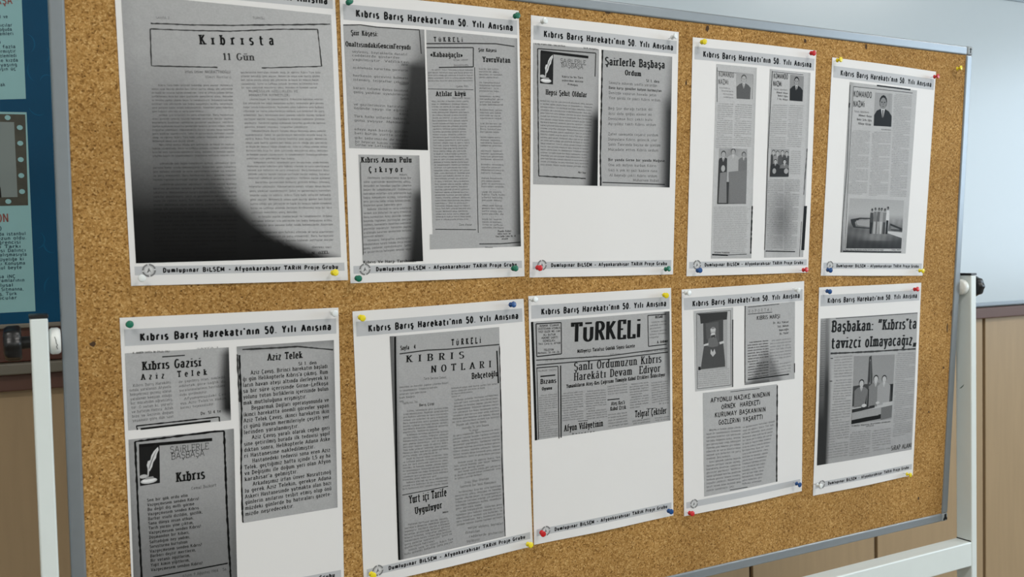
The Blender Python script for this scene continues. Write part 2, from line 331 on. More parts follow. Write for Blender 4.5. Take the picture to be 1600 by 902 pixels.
CORPUS = ("Kıbrıs Türk halkı yıllardır beklediği günü yaşıyor. Mehmetçik adaya ayak bastığı günden beri bütün yurtta olduğu gibi şehrimizde de büyük bir heyecan "
"hüküm sürmektedir. Girne ve Lefkoşa yolunda ilerleyen birliklerimiz kısa bir süre içerisinde mevzilerini almış, denizden ve havadan yapılan çıkarma başarı ile "
"tamamlanmıştır. Ordumuzun kahraman evlatları için şehrimizde kan bağışı kampanyası açılmış, vatandaşlar gece yarısına kadar sırada beklemişlerdir. Köylerden gelen "
"haberlere göre halkımız ellerinde ne varsa askerlerimize vermek için birbirleri ile yarış etmektedir. Barış harekatının ikinci gününde radyolar başında toplanan "
"yurttaşlar marşlar söylemiş, bayraklarla donatılan caddelerde gösteriler yapılmıştır. Valilikten yapılan açıklamada karartma gecelerinde herkesin görevini bilmesi "
"istenmiş, telgraflar çekilmiştir. Hükümetimizin kararlı tutumu dünya basınında geniş yankılar uyandırmıştır. Şehit ve gazilerimizin hatıraları önünde saygı ile eğiliriz. ").split()
WI = [0]
def line_text(nch):
    s = ''
    while len(s) < nch - 3:
        s += (' ' if s else '') + CORPUS[WI[0] % len(CORPUS)]; WI[0] += 1
    return s[:nch + 4]

# ---------------------------------------------------------------- print surface: sheet on the board, or the wall
ZOOM = dict(A1=(180, 0, 4.1), A2=(360, 0, 4.1), A3=(180, 210, 3.758), A4=(360, 210, 3.758), A5=(525, 0, 3.922), A6=(660, 0, 3.922), A7=(530, 220, 3.92), A8=(660, 220, 3.922),
    B1=(820, 20, 6.013), B2=(935, 30, 6.443), B3=(820, 160, 6.013), B4=(930, 160, 6.013), B5=(820, 300, 6.013), B6=(1070, 50, 4.748), B7=(1065, 230, 4.295), B8=(1275, 85, 4.876),
    C1=(1275, 260, 4.876), C2=(180, 470, 4.295), C3=(360, 470, 4.295), C4=(190, 670, 3.888), C5=(360, 670, 3.888), C6=(545, 460, 4.1), C7=(680, 460, 4.1), C8=(550, 670, 3.888),
    D1=(680, 670, 3.888), D2=(820, 450, 3.608), D3=(935, 450, 3.608), D4=(820, 690, 5.012), D5=(1055, 430, 4.748), D6=(1055, 600, 4.195), D7=(1265, 430, 5.011), D8=(1265, 600, 4.746), P=(0, 0, 1))
CZ = ['P']
def Z(n): CZ[0] = n
def zp(c):
    if len(c) == 3: n, x, y = c
    else: n = CZ[0]; x, y = c
    a, b, s = ZOOM[n]; return (a + x / s, b + y / s)
def sm(t): t = max(0, min(1, t)); return t * t * (3 - 2 * t)
def lerp_tab(tab, v):
    if v <= tab[0][0]: return tab[0][1]
    for (a, x), (b, y) in zip(tab, tab[1:]):
        if v <= b: return x + (y - x) * (v - a) / (b - a)
    return tab[-1][1]
class Surface:
    """a flat printed thing; positions are measured on its plane"""
    def __init__(s, M, parent, disp, lift=.0015):
        s.M = M; s.parent = parent; s.disp = disp; s.lift = lift; s.org = parent.matrix_world.inverted() @ M
    def hit(s, c): p = zp(c); return plane_hit(s.M, p[0], p[1], s.lift)
    def out(s, pts, layer): # plane 2D -> parent local 3D
        return [tuple(s.org @ Vector((x, y, s.disp(x, y) + layer * .00012))) for x, y in pts]
    def quad(s, name, corners, m, layer, parent=None, nx=1, ny=1, tone=None, raw=False):
        a, b, c, d = [Vector(q) if raw else s.hit(q) for q in corners]   # TL TR BR BL
        P, T, F = [], [], []
        for j in range(ny + 1):
            for i in range(nx + 1):
                u, v = i / nx, j / ny; P.append(tuple((a * (1 - u) + b * u) * (1 - v) + (d * (1 - u) + c * u) * v))
                if tone: T.append(tone(u, v))
        for j in range(ny):
            for i in range(nx): k = j * (nx + 1) + i; F.append((k, k + nx + 1, k + nx + 2, k + 1))
        return mesh_obj(name, s.out(P, layer), F, m, parent or s.parent, tones=T or None, smooth=True)
INKS = {M_INK.name: .006, M_INK2.name: .042, M_INK3.name: .12}
class Clip:
    """one scanned cutting on a sheet: ground, heavy and light lettering, rules, pictures"""
    def __init__(s, sf, corners, base=150, tone=None, nx=30, ny=40, noise=.05):
        s.sf = sf; b = srgb((base * 1.11,) * 3)[0]; rnd = random.Random(len(bpy.data.objects)); 
        s.o = sf.quad('clipping', corners, M_TONE, 2, nx=nx, ny=ny, tone=(lambda u, v: b * (1 + noise * (rnd.random() - .5)) * (tone(u, v) if tone else 1)))
        s.L = {}; s.tone = tone; s.cq = [sf.hit(q) for q in corners]
    def acc(s, name, m):
        if name == 'body_text': return s.L.setdefault((name, m.name), ([], [], m))
        s.n = getattr(s, 'n', 0) + 1; return s.L.setdefault((name, s.n), ([], [], m))
    def T(s, txt, a, b, h, style='slab', m=None, name='headline', jit=0):
        A, B = s.sf.hit(a), s.sf.hit(b)
        p = zp(a); z = ZOOM[a[0] if len(a) == 3 else CZ[0]][2]
        hh = (plane_hit(s.sf.M, p[0], p[1] - h / z, s.sf.lift) - A).length
        V, F, _ = s.acc('caption' if name == 'headline' and style in ('type', 'bold') else name, m or M_INK); text_geo(txt, A, B, hh, style, V, F, jit)
    def R(s, pts, w=1.0, m=None, name='rule_line', wavy=0):
        P = [s.sf.hit(p) for p in pts]; z = ZOOM[pts[0][0] if len(pts[0]) == 3 else CZ[0]][2]
        V, F, _ = s.acc(name, m or M_INK2)
        k = w * .00062
        for a, b in zip(P, P[1:]):
            d = b - a; L = d.length; 
            if L < 1e-6: continue
            u = d / L; n = Vector((-u.y, u.x)); N = max(1, int(L / .004)) if wavy else max(1, int(L / .02)); bse = len(V)
            for i in range(N + 1):
                o = (random.uniform(-1, 1) * wavy * .00022); ww = k * (1 + (random.uniform(-.35, .35) if wavy and w < 4 else 0)); c = a + d * (i / N) + n * o
                V.append(tuple(c + n * ww)); V.append(tuple(c - n * ww))
            for i in range(N): F.append((bse + 2 * i, bse + 2 * i + 1, bse + 2 * i + 3, bse + 2 * i + 2))
    def body(s, c, n, lines=None, m=None, hf=.55, nch=None, para=8, rag=0, style='type', name='body_text'):
        """n lines of small type between first baseline c[0]-c[1] and last baseline c[2]-c[3]"""
        a, b, d, e = [s.sf.hit(q) for q in c]; V, F, _ = s.acc(name, m or M_INK2)
        pitch = ((d - a).length) / max(1, n - 1) if n > 1 else .0045
        h = pitch * hf
        for i in range(n):
            t = i / max(1, n - 1); A = a * (1 - t) + d * t; B = b * (1 - t) + e * t; L = (B - A).length
            if lines is not None:
                if i >= len(lines) or not lines[i]: continue
                tx = lines[i]
                if tx[0] == '>': A = A + (B - A) * .09; tx = tx[1:]
                if tx[-1] == '<': B = A + (B - A) * min(.97, len(tx) / (nch or 36)); tx = tx[:-1]
            else:
                k = nch or max(6, int(L / (h * .62))); fr = 1; st = 0
                if para and i % para == para - 1: fr = random.uniform(.3, .8)
                if para and i % para == 0: st = .08
                if rag: fr = random.uniform(1 - rag, 1)
                tx = line_text(int(k * (fr - st))); B2 = A + (B - A) * fr; A = A + (B - A) * st; B = B2
            text_geo(tx, A, B, h, style, V, F, .25)
    def poly(s, corners_local, quad, tone, name='picture'):
        """flat printed shape; points in the 0..1 frame of a picture quad"""
        a, b, c, d = [s.sf.hit(q) for q in quad]; corners_local = [(max(0, min(1, u)), max(0, min(1, v))) for u, v in corners_local]
        P = [tuple((a * (1 - u) + b * u) * (1 - v) + (d * (1 - u) + c * u) * v) for u, v in corners_local]
        s.pics = getattr(s, 'pics', []); s.pics.append((P, tone))
    def pic(s, quad, tone, nx=24, ny=30):
        s.flush_pic(); s.pq = quad
        s.po = s.sf.quad('picture', quad, M_TONE, 3, parent=s.o, nx=nx, ny=ny, tone=tone); s.pics = []
    def flush_pic(s):
        if getattr(s, 'pics', None):
            V, F, T = [], [], []
            for k, (P, t) in enumerate(s.pics):
                b = len(V); q = s.sf.out(P, 4 + k * .12); V += q; F.append(tuple(range(b, b + len(P)))); T += [srgb((t,) * 3)[0]] * len(P)
            mesh_obj('picture_figures', V, F, M_TONE, s.o, tones=T); s.pics = []
    def ell(s, cx, cy, rx, ry, t, n=12, a0=0, a1=360):
        s.poly([(cx + rx * math.cos(math.radians(a0 + (a1 - a0) * i / n)), cy + ry * math.sin(math.radians(a0 + (a1 - a0) * i / n))) for i in range(n)], s.pq, t)
    def pp(s, pts, t): s.poly(pts, s.pq, t)
    def man(s, cx, cy, hr, asp, suit=40, skin=165, hair=30, h=1.0, look=0):
        """a person printed in a picture: head radius hr (in v), asp = picture width/height"""
        rx = hr / asp * .8
        s.pp([(cx - rx * 2.6, cy + hr * h * 5), (cx - rx * 2.7, cy + hr * 2.2), (cx - rx * 1.6, cy + hr * 1.45), (cx - rx * .5, cy + hr * 1.1), (cx + rx * .5, cy + hr * 1.1), (cx + rx * 1.6, cy + hr * 1.45), (cx + rx * 2.7, cy + hr * 2.2), (cx + rx * 2.6, cy + hr * h * 5)], suit)
        s.pp([(cx - rx * .55, cy + hr * 1.1), (cx + rx * .55, cy + hr * 1.1), (cx + rx * .1, cy + hr * 2.6), (cx - rx * .1, cy + hr * 2.6)], 190)
        s.pp([(cx - rx * .14, cy + hr * 1.3), (cx + rx * .14, cy + hr * 1.3), (cx + rx * .1, cy + hr * 2.6), (cx - rx * .1, cy + hr * 2.6)], suit + 15)
        s.ell(cx, cy, rx * 1.05, hr * 1.12, hair); s.ell(cx, cy + hr * .22, rx * .85, hr * .95, skin)
        if hr > .06:
            for sg in (-1, 1):
                s.ell(cx + sg * rx * .38, cy + hr * .05, rx * .24, hr * .1, hair + 20, 6)
                s.ell(cx + sg * rx * .92, cy + hr * .2, rx * .13, hr * .25, skin - 20, 6)
            s.pp([(cx - rx * .1, cy + hr * .45), (cx, cy + hr * .1), (cx + rx * .14, cy + hr * .45)], skin - 40)
            s.pp([(cx - rx * .28, cy + hr * .72), (cx + rx * .28, cy + hr * .72), (cx, cy + hr * .82)], skin - 90)
    def done(s):
        s.flush_pic()
        for (nm, _), (V, F, m) in s.L.items():
            if V:
                a, b, _, d = s.cq; e1, e2 = b - a, d - a; det = e1.x * e2.y - e1.y * e2.x; al = INKS[m.name]; T = []
                for x, y in V:
                    qx, qy = x - a.x, y - a.y; u = (qx * e2.y - qy * e2.x) / det; v = (e1.x * qy - e1.y * qx) / det
                    T.append(al * min(1, s.tone(max(0, min(1, u)), max(0, min(1, v))) if s.tone else 1))
                o = mesh_obj(nm, s.sf.out(V, 3.4 if nm != 'rule_line' else 3.0), F, M_TONE, s.o, tones=T)
                if nm in ('body_text',): o['kind'] = 'stuff'
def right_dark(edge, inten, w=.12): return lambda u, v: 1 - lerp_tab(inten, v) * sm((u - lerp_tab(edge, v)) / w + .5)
def left_dark(edge, inten, w=.12): return lambda u, v: 1 - lerp_tab(inten, v) * sm((lerp_tab(edge, v) - u) / w + .5)

# ================================================================= ROOM
def room_box(name, b, m, kind='structure'):
    o = box(name, b, m, None, ROOM_M); o['kind'] = kind; return o
T_ = .12
wall_back = room_box('wall_back', (RX[0] - T_, RX[1] + T_, WALL_Y, WALL_Y + T_, 0, CEIL), M_WALL)
room_box('wall_left', (RX[0] - T_, RX[0], RY[0], WALL_Y, 0, CEIL), M_WALL)
room_box('wall_front', (RX[0] - T_, RX[1] + T_, RY[0] - T_, RY[0], 0, CEIL), M_WALL)
room_box('floor', (RX[0] - T_, RX[1] + T_, RY[0] - T_, WALL_Y + T_, -.1, 0), M_FLOOR)
room_box('ceiling', (RX[0] - T_, RX[1] + T_, RY[0] - T_, WALL_Y + T_, CEIL, CEIL + .1), M_CEIL)
# right wall with a window opening
WY0, WY1, WZ0, WZ1 = -4.1, -.3, .95, 2.5
V, F = [], []
for b in ((RX[1], RX[1] + T_, RY[0], WY0, 0, CEIL), (RX[1], RX[1] + T_, WY1, WALL_Y, 0, CEIL), (RX[1], RX[1] + T_, WY0, WY1, 0, WZ0), (RX[1], RX[1] + T_, WY0, WY1, WZ1, CEIL)):
    v, f = box_geo(*b); k = len(V); V += v; F += [tuple(i + k for i in q) for q in f]
tag(mesh_obj('wall_right', V, F, M_WALL, None, ROOM_M), kind='structure')
V, F = [], []
for b in ((RX[1] + .02, RX[1] + .08, WY0, WY1, WZ0, WZ0 + .06), (RX[1] + .02, RX[1] + .08, WY0, WY1, WZ1 - .06, WZ1), *[(RX[1] + .02, RX[1] + .08, y, y + .06, WZ0 + .06, WZ1 - .06) for y in (WY0, WY0 + 1.25, WY0 + 2.5, WY1 - .06)]):
    v, f = box_geo(*b); k = len(V); V += v; F += [tuple(i + k for i in q) for q in f]
tag(mesh_obj('window_1', V, F, M_WPLAST, None, ROOM_M), kind='structure')

# whiteboard, rail and panelling of the back wall (wall coordinates, x right, z up)
def wx(px, py, h=0.0): return plane_hit(WALL_M, px, py, h)
RAILT = (wx(1560, 478.5).y + wx(20, 582).y) / 2; RAILB = (wx(1560, 493.4).y + wx(20, 610.5).y) / 2
WBT = wx(1570, 1.5).y
print('RAIL', wx(1560, 478.5).y, wx(20, 582).y, wx(1560, 493.4).y, wx(20, 610.5).y, 'WBT', WBT, 'grey', wx(20, 564).y, 'poster', wx(20, 507).y, wx(90, 504).y)
gaps = [wx(1168, 890).x, wx(1362, 860).x, wx(1531, 700).x]; print('gaps', gaps)
step = (gaps[2] - gaps[0]) / 2
x = gaps[2]
while x > RX[0] + step: x -= step
edges = [RX[0]] + [x + i * step for i in range(20) if x + i * step < RX[1] - .05] + [RX[1]]
box('panel_backing', (RX[0], RX[1], WALL_Y - .004, WALL_Y + .001, .1, RAILB + .01), M_PANELG, wall_back)
for a, b in zip(edges, edges[1:]):
    box('wood_panel', (a + .0065, b - .0065, WALL_Y - .016, WALL_Y - .003, .1, RAILB + .002), M_PANEL, wall_back, bevel=.0015)
tr = box('trim_1', (RX[0], RX[1], WALL_Y - .034, WALL_Y + .001, RAILB, RAILT), M_RAIL, None, ROOM_M, bevel=.003); tr['kind'] = 'structure'
bb = box('baseboard_back', (RX[0], RX[1], WALL_Y - .022, WALL_Y + .001, 0, .1), M_RAIL, None, ROOM_M, bevel=.002); bb['kind'] = 'structure'
# whiteboard
WBX0 = .62
wb = empty('whiteboard', ROOM_M @ Matrix.Translation((0, WALL_Y, 0)), 'large pale blue-white whiteboard on the wall behind the corkboard, upper right', 'whiteboard')
WBB = RAILT + .004
box('writing_surface', (WBX0, RX[1] - .35, -.014, -.001, WBB + .008, WBT), M_WB, wb)
box('frame_rail', (WBX0, RX[1] - .35, -.022, -.001, WBB, WBB + .012), M_ALU, wb, bevel=.002)
box('frame_rail', (WBX0, RX[1] - .35, -.02, -.001, WBT - .002, WBT + .03), M_ALU, wb, bevel=.002)
for xx in (WBX0 - .022, RX[1] - .352): box('frame_rail', (xx, xx + .022, -.02, -.001, WBB, WBT + .03), M_ALU, wb, bevel=.002)
# left: dark wooden board with a grey tray under the poster
GT = wx(20, 564).y
lb = empty('wooden_pinboard', ROOM_M @ Matrix.Translation((0, WALL_Y, 0)), 'dark red-brown wooden board on the wall behind and below the blue poster', 'board')
box('board_panel', (-1.8, .2, -.03, -.001, GT, 2.6), M_RED, lb, bevel=.002)
box('tray', (-1.8, .2, -.05, -.001, RAILT + .0, GT - .001), M_GREYT, lb, bevel=.003)

# ceiling lamps
for i, (lx, ly) in enumerate(CEILING_LIGHTS):
    e = empty('ceiling_lamp', ROOM_M @ Matrix.Translation((lx, ly, CEIL)), 'long white ceiling lamp, %s from the left in the %s row' % (('first', 'second', 'third')[i % 3], ('nearer the wall', 'back of the room')[i // 3]), 'lamp', 'ceiling lamps')
    box('lamp_body', (-.62, .62, -.17, .17, -.05, -.001), M_WHITE, e, bevel=.004)

# ================================================================= STAND
st = empty('display_stand', Matrix.Translation((0, 0, 0)), 'white square-tube steel stand carrying the corkboard between two posts', 'stand')
YF, YB = -.010, .028
BARZ = (.626, .680)
PVZ = 1.241
for nm, (x0, x1), sg in (('l', (-.446, -.4255), -1), ('r', (1.3712, 1.389), 1)):
    PT = 1.272 if sg < 0 else 1.2665
    box('post', (x0, x1, YF, YB, .1, PT), M_WHITE, st, bevel=.0022)
    box('post_cap', (x0 - .0008, x1 + .0008, YF - .0008, YB + .0008, PT, PT + .0045), M_BLACK, st, bevel=.001)
    xi = x1 if sg < 0 else x0          # inner face
    w_ = (-.4115 - xi) if sg < 0 else (xi - 1.3545)
    prof = [(.010, 0), (.0155, .0015), (.0172, .004), (.0172, abs(w_) - .003), (.015, abs(w_))]
    v, f = lathe([(r, t * (1 if sg < 0 else -1)) for r, t in prof], 'X', 28, (xi, .009, PVZ)); mesh_obj('pivot_disc', v, f, M_WPLAST, st, smooth=True)
    xo = x0 if sg < 0 else x1
    v, f = lathe([(.008, 0), (.008, sg * .010)], 'X', 16, (xo, .009, PVZ)); mesh_obj('pivot_shaft', v, f, M_BLACK, st)
    s0 = .010
    v, f = lathe([(.019, xo * 0 + sg * s0), (.0215, sg * (s0 + .003)), (.0215, sg * (s0 + .015)), (.019, sg * (s0 + .019)), (.010, sg * (s0 + .0205))], 'X', 48, (xo, .009, PVZ), .05, 8)
    mesh_obj('clamp_knob', v, f, M_BLACK, st, smooth=True)
    # foot with castors
    xm = (x0 + x1) / 2
    box('foot', (xm - .02, xm + .02, -.30, .34, .065, .105), M_WHITE, st, bevel=.003)
    for yy in (-.27, .31):
        v, f = lathe([(.012, -.012), (.03, -.010), (.032, 0), (.03, .010), (.012, .012)], 'X', 20, (xm, yy, .032)); mesh_obj('castor', v, f, M_BLACK, st, smooth=True)
box('cross_bar', (-.4255, 1.3712, YF, YB, *BARZ), M_WHITE, st, bevel=.0025)
box('joint_seam', (1.3702, 1.3718, YF + .002, YB - .001, BARZ[1] - .001, BARZ[1] + .0016), M_BLACKM, st)

# wear: scratch on the left pivot disc, smudge on the right post
def rayx(px, py, X):
    d = RW @ Vector(((px - 800) / FPX, (451 - py) / FPX, -1)); return CAMC + d * ((X - CAMC.x) / d.x)
V, F = [], []
pd = [(.0032, 22), (.0045, 8), (.0050, -6), (.0062, -14), (.0050, -22), (.0064, -34)]
for dx, a in pd:
    a = math.radians(a); r = .01735
    for k in (-.0004, .0004): V.append((-.4255 + .0035 + dx + k, .009 - r * math.cos(a), PVZ + r * math.sin(a)))
F = [(2 * i, 2 * i + 1, 2 * i + 3, 2 * i + 2) for i in range(len(pd) - 1)]
mesh_obj('scratch', V, F, M_BLACKM, st)
M_SMUDGE = mat('grey_smudge', (96, 108, 100), .6)
P = [rayx(x, y, 1.3710) for x, y in ((1498.5, 607.5), (1502, 606.8), (1505, 604), (1506.5, 600.5), (1504.5, 602.2), (1501, 605.6))]
mesh_obj('smudge', [tuple(p) for p in P], [tuple(range(6))], M_SMUDGE, st)

# ================================================================= CORKBOARD
BX0, BX1, BY0, BY1 = -.4102, 1.3545, -.6322, .4042
FWD = .0185
bd = empty('corkboard', BOARD_M, 'large cork noticeboard in a grey aluminium frame, tilted on its stand', 'noticeboard')
box('cork_panel', (BX0 + .012, BX1 - .012, BY0 + .012, BY1 - .012, -.010, 0), M_CORK, bd)
box('back_panel', (BX0 + .012, BX1 - .012, BY0 + .012, BY1 - .012, -.014, -.0102), M_PLASTG, bd)
CN = .018
for b in ((BX0 + CN, BX1 - CN, BY1 - FWD, BY1), (BX0 + CN, BX1 - CN, BY0, BY0 + FWD)):
    box('frame_rail', (*b, -.018, .0028), M_ALU, bd, bevel=.003, seg=3)
for b in ((BX0, BX0 + FWD, BY0 + CN, BY1 - CN), (BX1 - FWD, BX1, BY0 + CN, BY1 - CN)):
    box('frame_rail', (*b, -.018, .0028), M_ALU, bd, bevel=.003, seg=3)
for cx, sx in ((BX0, 1), (BX1, -1)):
    for cy, sy in ((BY0, 1), (BY1, -1)):
        xs = sorted((cx - .0006 * sx, cx + CN * sx)); ys = sorted((cy - .0006 * sy, cy + CN * sy))
        c = box('corner_cap', (*xs, *ys, -.0185, .0034), M_PLASTG, bd, bevel=.004, seg=3)
        mx_, my_ = (xs[0] + xs[1]) / 2, (ys[0] + ys[1]) / 2
        if sx < 0 and sy > 0: pts = [(mx_ + (a - mx_) * 1.2, my_ + (b - my_) * 1.2) for a, b in [(mx_ - .003, my_ + .006), (mx_ + .002, my_ + .007), (mx_ + .003, my_ + .001), (mx_ + .006, my_ - .003), (mx_ + .004, my_ - .006), (mx_ + .001, my_ - .004), (mx_ - .004, my_ - .006), (mx_ - .006, my_ - .003), (mx_ - .003, my_ + .001)]]
        else: pts = [(mx_ - .0015, my_ - .005), (mx_ + .0015, my_ - .005), (mx_ + .0012, my_ + .002), (mx_ + .004, my_ + .002), (mx_, my_ + .006), (mx_ - .004, my_ + .002), (mx_ - .0012, my_ + .002)]
        mesh_obj('corner_mark', [(a, b, .0037) for a, b in pts], [tuple(range(len(pts)))], M_BLACKM, c)
# wear: chips and dents in the cork
def chip(px, py, rx, ry, m=M_CHIP):
    c = plane_hit(BOARD_M, px, py, 0); n = 9; P = []
    for i in range(n):
        a = 2 * math.pi * i / n; k = random.uniform(.7, 1.2); P.append((c.x + rx * k * math.cos(a), c.y + ry * k * math.sin(a), .00025))
    mesh_obj('cork_chip', P, [tuple(range(n))], m, bd)
chip(145, 538, .0045, .004); chip(1480, 512, .0022, .012); chip(1486, 490, .002, .010); chip(1451, 644, .003, .0025); chip(1435, 779, .003, .004)
chip(1474, 575, .002, .003); chip(950, 20, .006, .002); chip(1258, 64, .003, .004); chip(1105, 45, .004, .006); chip(1172, 755, .003, .003); chip(1353, 73, .003, .005); chip(1412, 115, .002, .002)
chip(1072, 130, .002, .004); chip(1437, 640, .0015, .002); chip(823, 320, .0015, .002)

# ================================================================= SHEETS
SHEETS = {   # measured corners TL TR BR BL on the board
 1: ((176, -65), (522.5, -29), (544, 438), (205, 447)), 2: ((530.5, -12), (811, 16.5), (820, 432), (548, 443)), 3: ((830, 23.5), (1061, 50), (1052, 429), (828, 434)),
 4: ((1083, 58), (1276, 79), (1263, 426), (1073, 432)), 5: ((1301, 89.5), (1463, 112), (1442, 431), (1283, 431)), 6: ((187, 497), (529, 481), (538, 916), (209, 980)),
 7: ((551, 487), (818.6, 467), (833, 854), (569, 917)), 8: ((826, 463), (1049, 450), (1052.6, 806), (835, 852)), 9: ((1065.5, 452.7), (1257, 439.5), (1253.3, 768), (1069.3, 807.4)),
 10: ((1280.4, 449.4), (1440, 442), (1426.8, 742.9), (1270.7, 775.3))}
LABELS = {1: 'white sheet with the large black scan shadow, leftmost in upper row',
 2: 'white sheet with three cuttings, Çıkıyor headline at lower left, second in upper row', 3: 'white sheet with Şairlerle Başbaşa poem cuttings, third in upper row, blank lower part',
 4: 'white sheet with two narrow cuttings and portrait photos, fourth in upper row', 5: 'white sheet with cutting of portrait and people by a fence, last in upper row',
 6: 'white sheet headed Kıbrıs Gazisi and Aziz Telek, lower row far left', 7: 'white sheet with one tall cutting headed Kıbrıs Notları, lower row',
 8: 'white sheet with the large Türkeli newspaper masthead, middle of lower row', 9: 'white sheet with three cuttings, portrait at top left, fourth in lower row',
 10: 'white sheet with Başbakan headline and men at a table, last in lower row'}
HDR = "Kıbrıs Barış Harekatı'nın 50. Yılı Anısına"; FTR = 'Dumlupınar BİLSEM – Afyonkarahisar TARİH Proje Grubu'
BULGE = {1: (2.0, .6), 2: (2.2, 1), 3: (3.0, 1), 4: (2.2, .8), 5: (3.0, 2.4), 6: (1.5, .8), 7: (3, 1), 8: (3, 1), 9: (3.6, 1.6), 10: (3.0, 3.0)}
def make_sheet(k):
    cs = [plane_hit(BOARD_M, x, y, .0015) for x, y in SHEETS[k]]
    ctr = sum(cs, Vector((0, 0))) / 4
    e = empty('notice_sheet', BOARD_M @ Matrix.Translation((ctr.x, ctr.y, 0)), LABELS[k], 'sheet', 'printed sheets pinned to the corkboard')
    TL, TR, BR, BL_ = cs; A, Bq = BULGE[k]
    ux = (TR - TL + BR - BL_) / 2; Wd = ux.length; ux = ux / Wd; uy = (BL_ - TL + BR - TR) / 2; Hd = uy.length; uy = uy / Hd
    ph = k * 1.7
    def disp(x, y):
        d = Vector((x, y)) - ctr; u = d.dot(ux) / Wd + .5; v = d.dot(uy) / Hd + .5
        uu = max(0, min(1, u)); vv = max(0, min(1, v))
        return .0007 + .001 * (A * math.sin(math.pi * uu) ** 2 * (.25 + .75 * (2 * vv - 1) ** 4) + Bq * math.sin(math.pi * vv) ** 2 * (.35 + .35 * math.cos(2 * math.pi * uu + ph)) * (1 + .4 * math.sin(5 * vv + ph)))
    sf = Surface(BOARD_M, e, disp); sf.org = Matrix.Translation((-ctr.x, -ctr.y, 0))
    nx, ny = 20, 28; P = []
    for off in (0, -.0002):
        for j in range(ny + 1):
            for i in range(nx + 1):
                u, v = i / nx, j / ny; q = (TL * (1 - u) + TR * u) * (1 - v) + (BL_ * (1 - u) + BR * u) * v; P.append((q.x - ctr.x, q.y - ctr.y, disp(q.x, q.y) + off))
    S = (nx + 1) * (ny + 1); F = []
    for j in range(ny):
        for i in range(nx): a = j * (nx + 1) + i; F.append((a, a + nx + 1, a + nx + 2, a + 1)); F.append((S + a, S + a + 1, S + a + nx + 2, S + a + nx + 1))
    ring = [i for i in range(nx + 1)] + [(j + 1) * (nx + 1) - 1 for j in range(1, ny + 1)] + [ny * (nx + 1) + i for i in range(nx - 1, -1, -1)] + [j * (nx + 1) for j in range(ny - 1, 0, -1)]
    for a, b in zip(ring, ring[1:] + ring[:1]): F.append((a, b, S + b, S + a))
    mesh_obj('paper', P, F, M_PAPER, e, smooth=False)
    def uv(u, v): return (TL * (1 - u) + TR * u) * (1 - v) + (BL_ * (1 - u) + BR * u) * v
    sf.uv = uv
    sf.quad('header_band', [uv(.016, .037), uv(.987, .037), uv(.987, .0895), uv(.016, .0895)], M_BAND, 1, nx=20, ny=2, raw=True)
    sf.quad('footer_band', [uv(.018, .939), uv(.985, .939), uv(.985, .967), uv(.018, .967)], M_BAND, 1, nx=20, ny=2, raw=True)
    V, F = [], []; text_geo(HDR, uv(.083, .0755), uv(.958, .0755), Hd * .0225, 'head', V, F); mesh_obj('header_lettering', sf.out(V, 2), F, M_INK, e)
    if k != 9:
        V, F = [], []; text_geo(FTR, uv(.138, .9595), uv(.95, .9595), Hd * .0135, 'head', V, F); mesh_obj('footer_lettering', sf.out(V, 2), F, M_INK, e)
    # round emblem
    c = uv(.078, .952); r = .0088; V, F, T = [], [], []
    def ringp(r0, r1, t, seg=28, gap=None):
        for i in range(seg):
            if gap and i % gap == 0: continue
            a0, a1 = 2 * math.pi * i / seg, 2 * math.pi * (i + 1) / seg; b = len(V)
            V.extend([(c.x + q * math.cos(a), c.y + q * math.sin(a)) for q, a in ((r0, a0), (r1, a0), (r1, a1), (r0, a1))]); F.append((b, b + 1, b + 2, b + 3)); T.extend([t] * 4)
    ringp(0, r * .98, .62); 
    o = mesh_obj('emblem', sf.out(V, 2), F, M_TONE, e, tones=T); V, F, T = [], [], []
    ringp(r * .74, r, .2, 28, 7); ringp(r * .60, r * .66, .38)
    b = len(V); V += [(c.x + x * r, c.y + y * r) for x, y in ((-.32, -.4), (0, .45), (.1, .1), (.34, -.4), (.06, -.1), (-.06, -.28))]; F.append(tuple(range(b, b + 6))); T += [.16] * 6
    mesh_obj('emblem_mark', sf.out(V, 3), F, M_TONE, o, tones=T)
    return e, sf
SF = {}
for k in SHEETS: SF[k] = make_sheet(k)[1]

# ---------------- sheet 1: Kıbrısta 11 Gün
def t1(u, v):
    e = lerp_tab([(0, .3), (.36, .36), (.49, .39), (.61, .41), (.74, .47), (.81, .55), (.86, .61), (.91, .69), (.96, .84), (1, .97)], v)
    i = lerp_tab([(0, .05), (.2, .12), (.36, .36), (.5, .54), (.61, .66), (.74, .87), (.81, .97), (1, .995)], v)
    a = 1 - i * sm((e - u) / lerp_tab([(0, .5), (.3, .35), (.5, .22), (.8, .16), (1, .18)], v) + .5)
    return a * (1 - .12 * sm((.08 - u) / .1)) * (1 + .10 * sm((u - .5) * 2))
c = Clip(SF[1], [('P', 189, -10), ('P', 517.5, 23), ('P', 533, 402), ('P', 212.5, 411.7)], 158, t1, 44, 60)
Z('A1'); c.T('SAYFA 2', (262, 120), (348, 122), 14, 'type', M_INK3); c.T('TÜRKELİ', ('A2', 145, 122), ('A2', 220, 124), 14, 'type', M_INK3)
c.R([(228, 150), (500, 160), ('A2', 0, 163), ('A2', 640, 155)], 1.4, M_INK2, wavy=1)
c.R([(225, 185), (500, 195), ('A2', 0, 200), ('A2', 300, 188), ('A2', 560, 188), ('A2', 585, 425), ('A2', 200, 436)], 1.2, M_INK2, wavy=1)
c.R([(225, 185), (232, 422), (655, 432)], 1.2, M_INK2, wavy=1)
c.T('K ı b r ı s t a', (547, 285), ('A2', 275, 288), 62, 'slab'); c.T('11 Gün', (695, 385), ('A2', 150, 388), 44, 'serif', M_INK2)
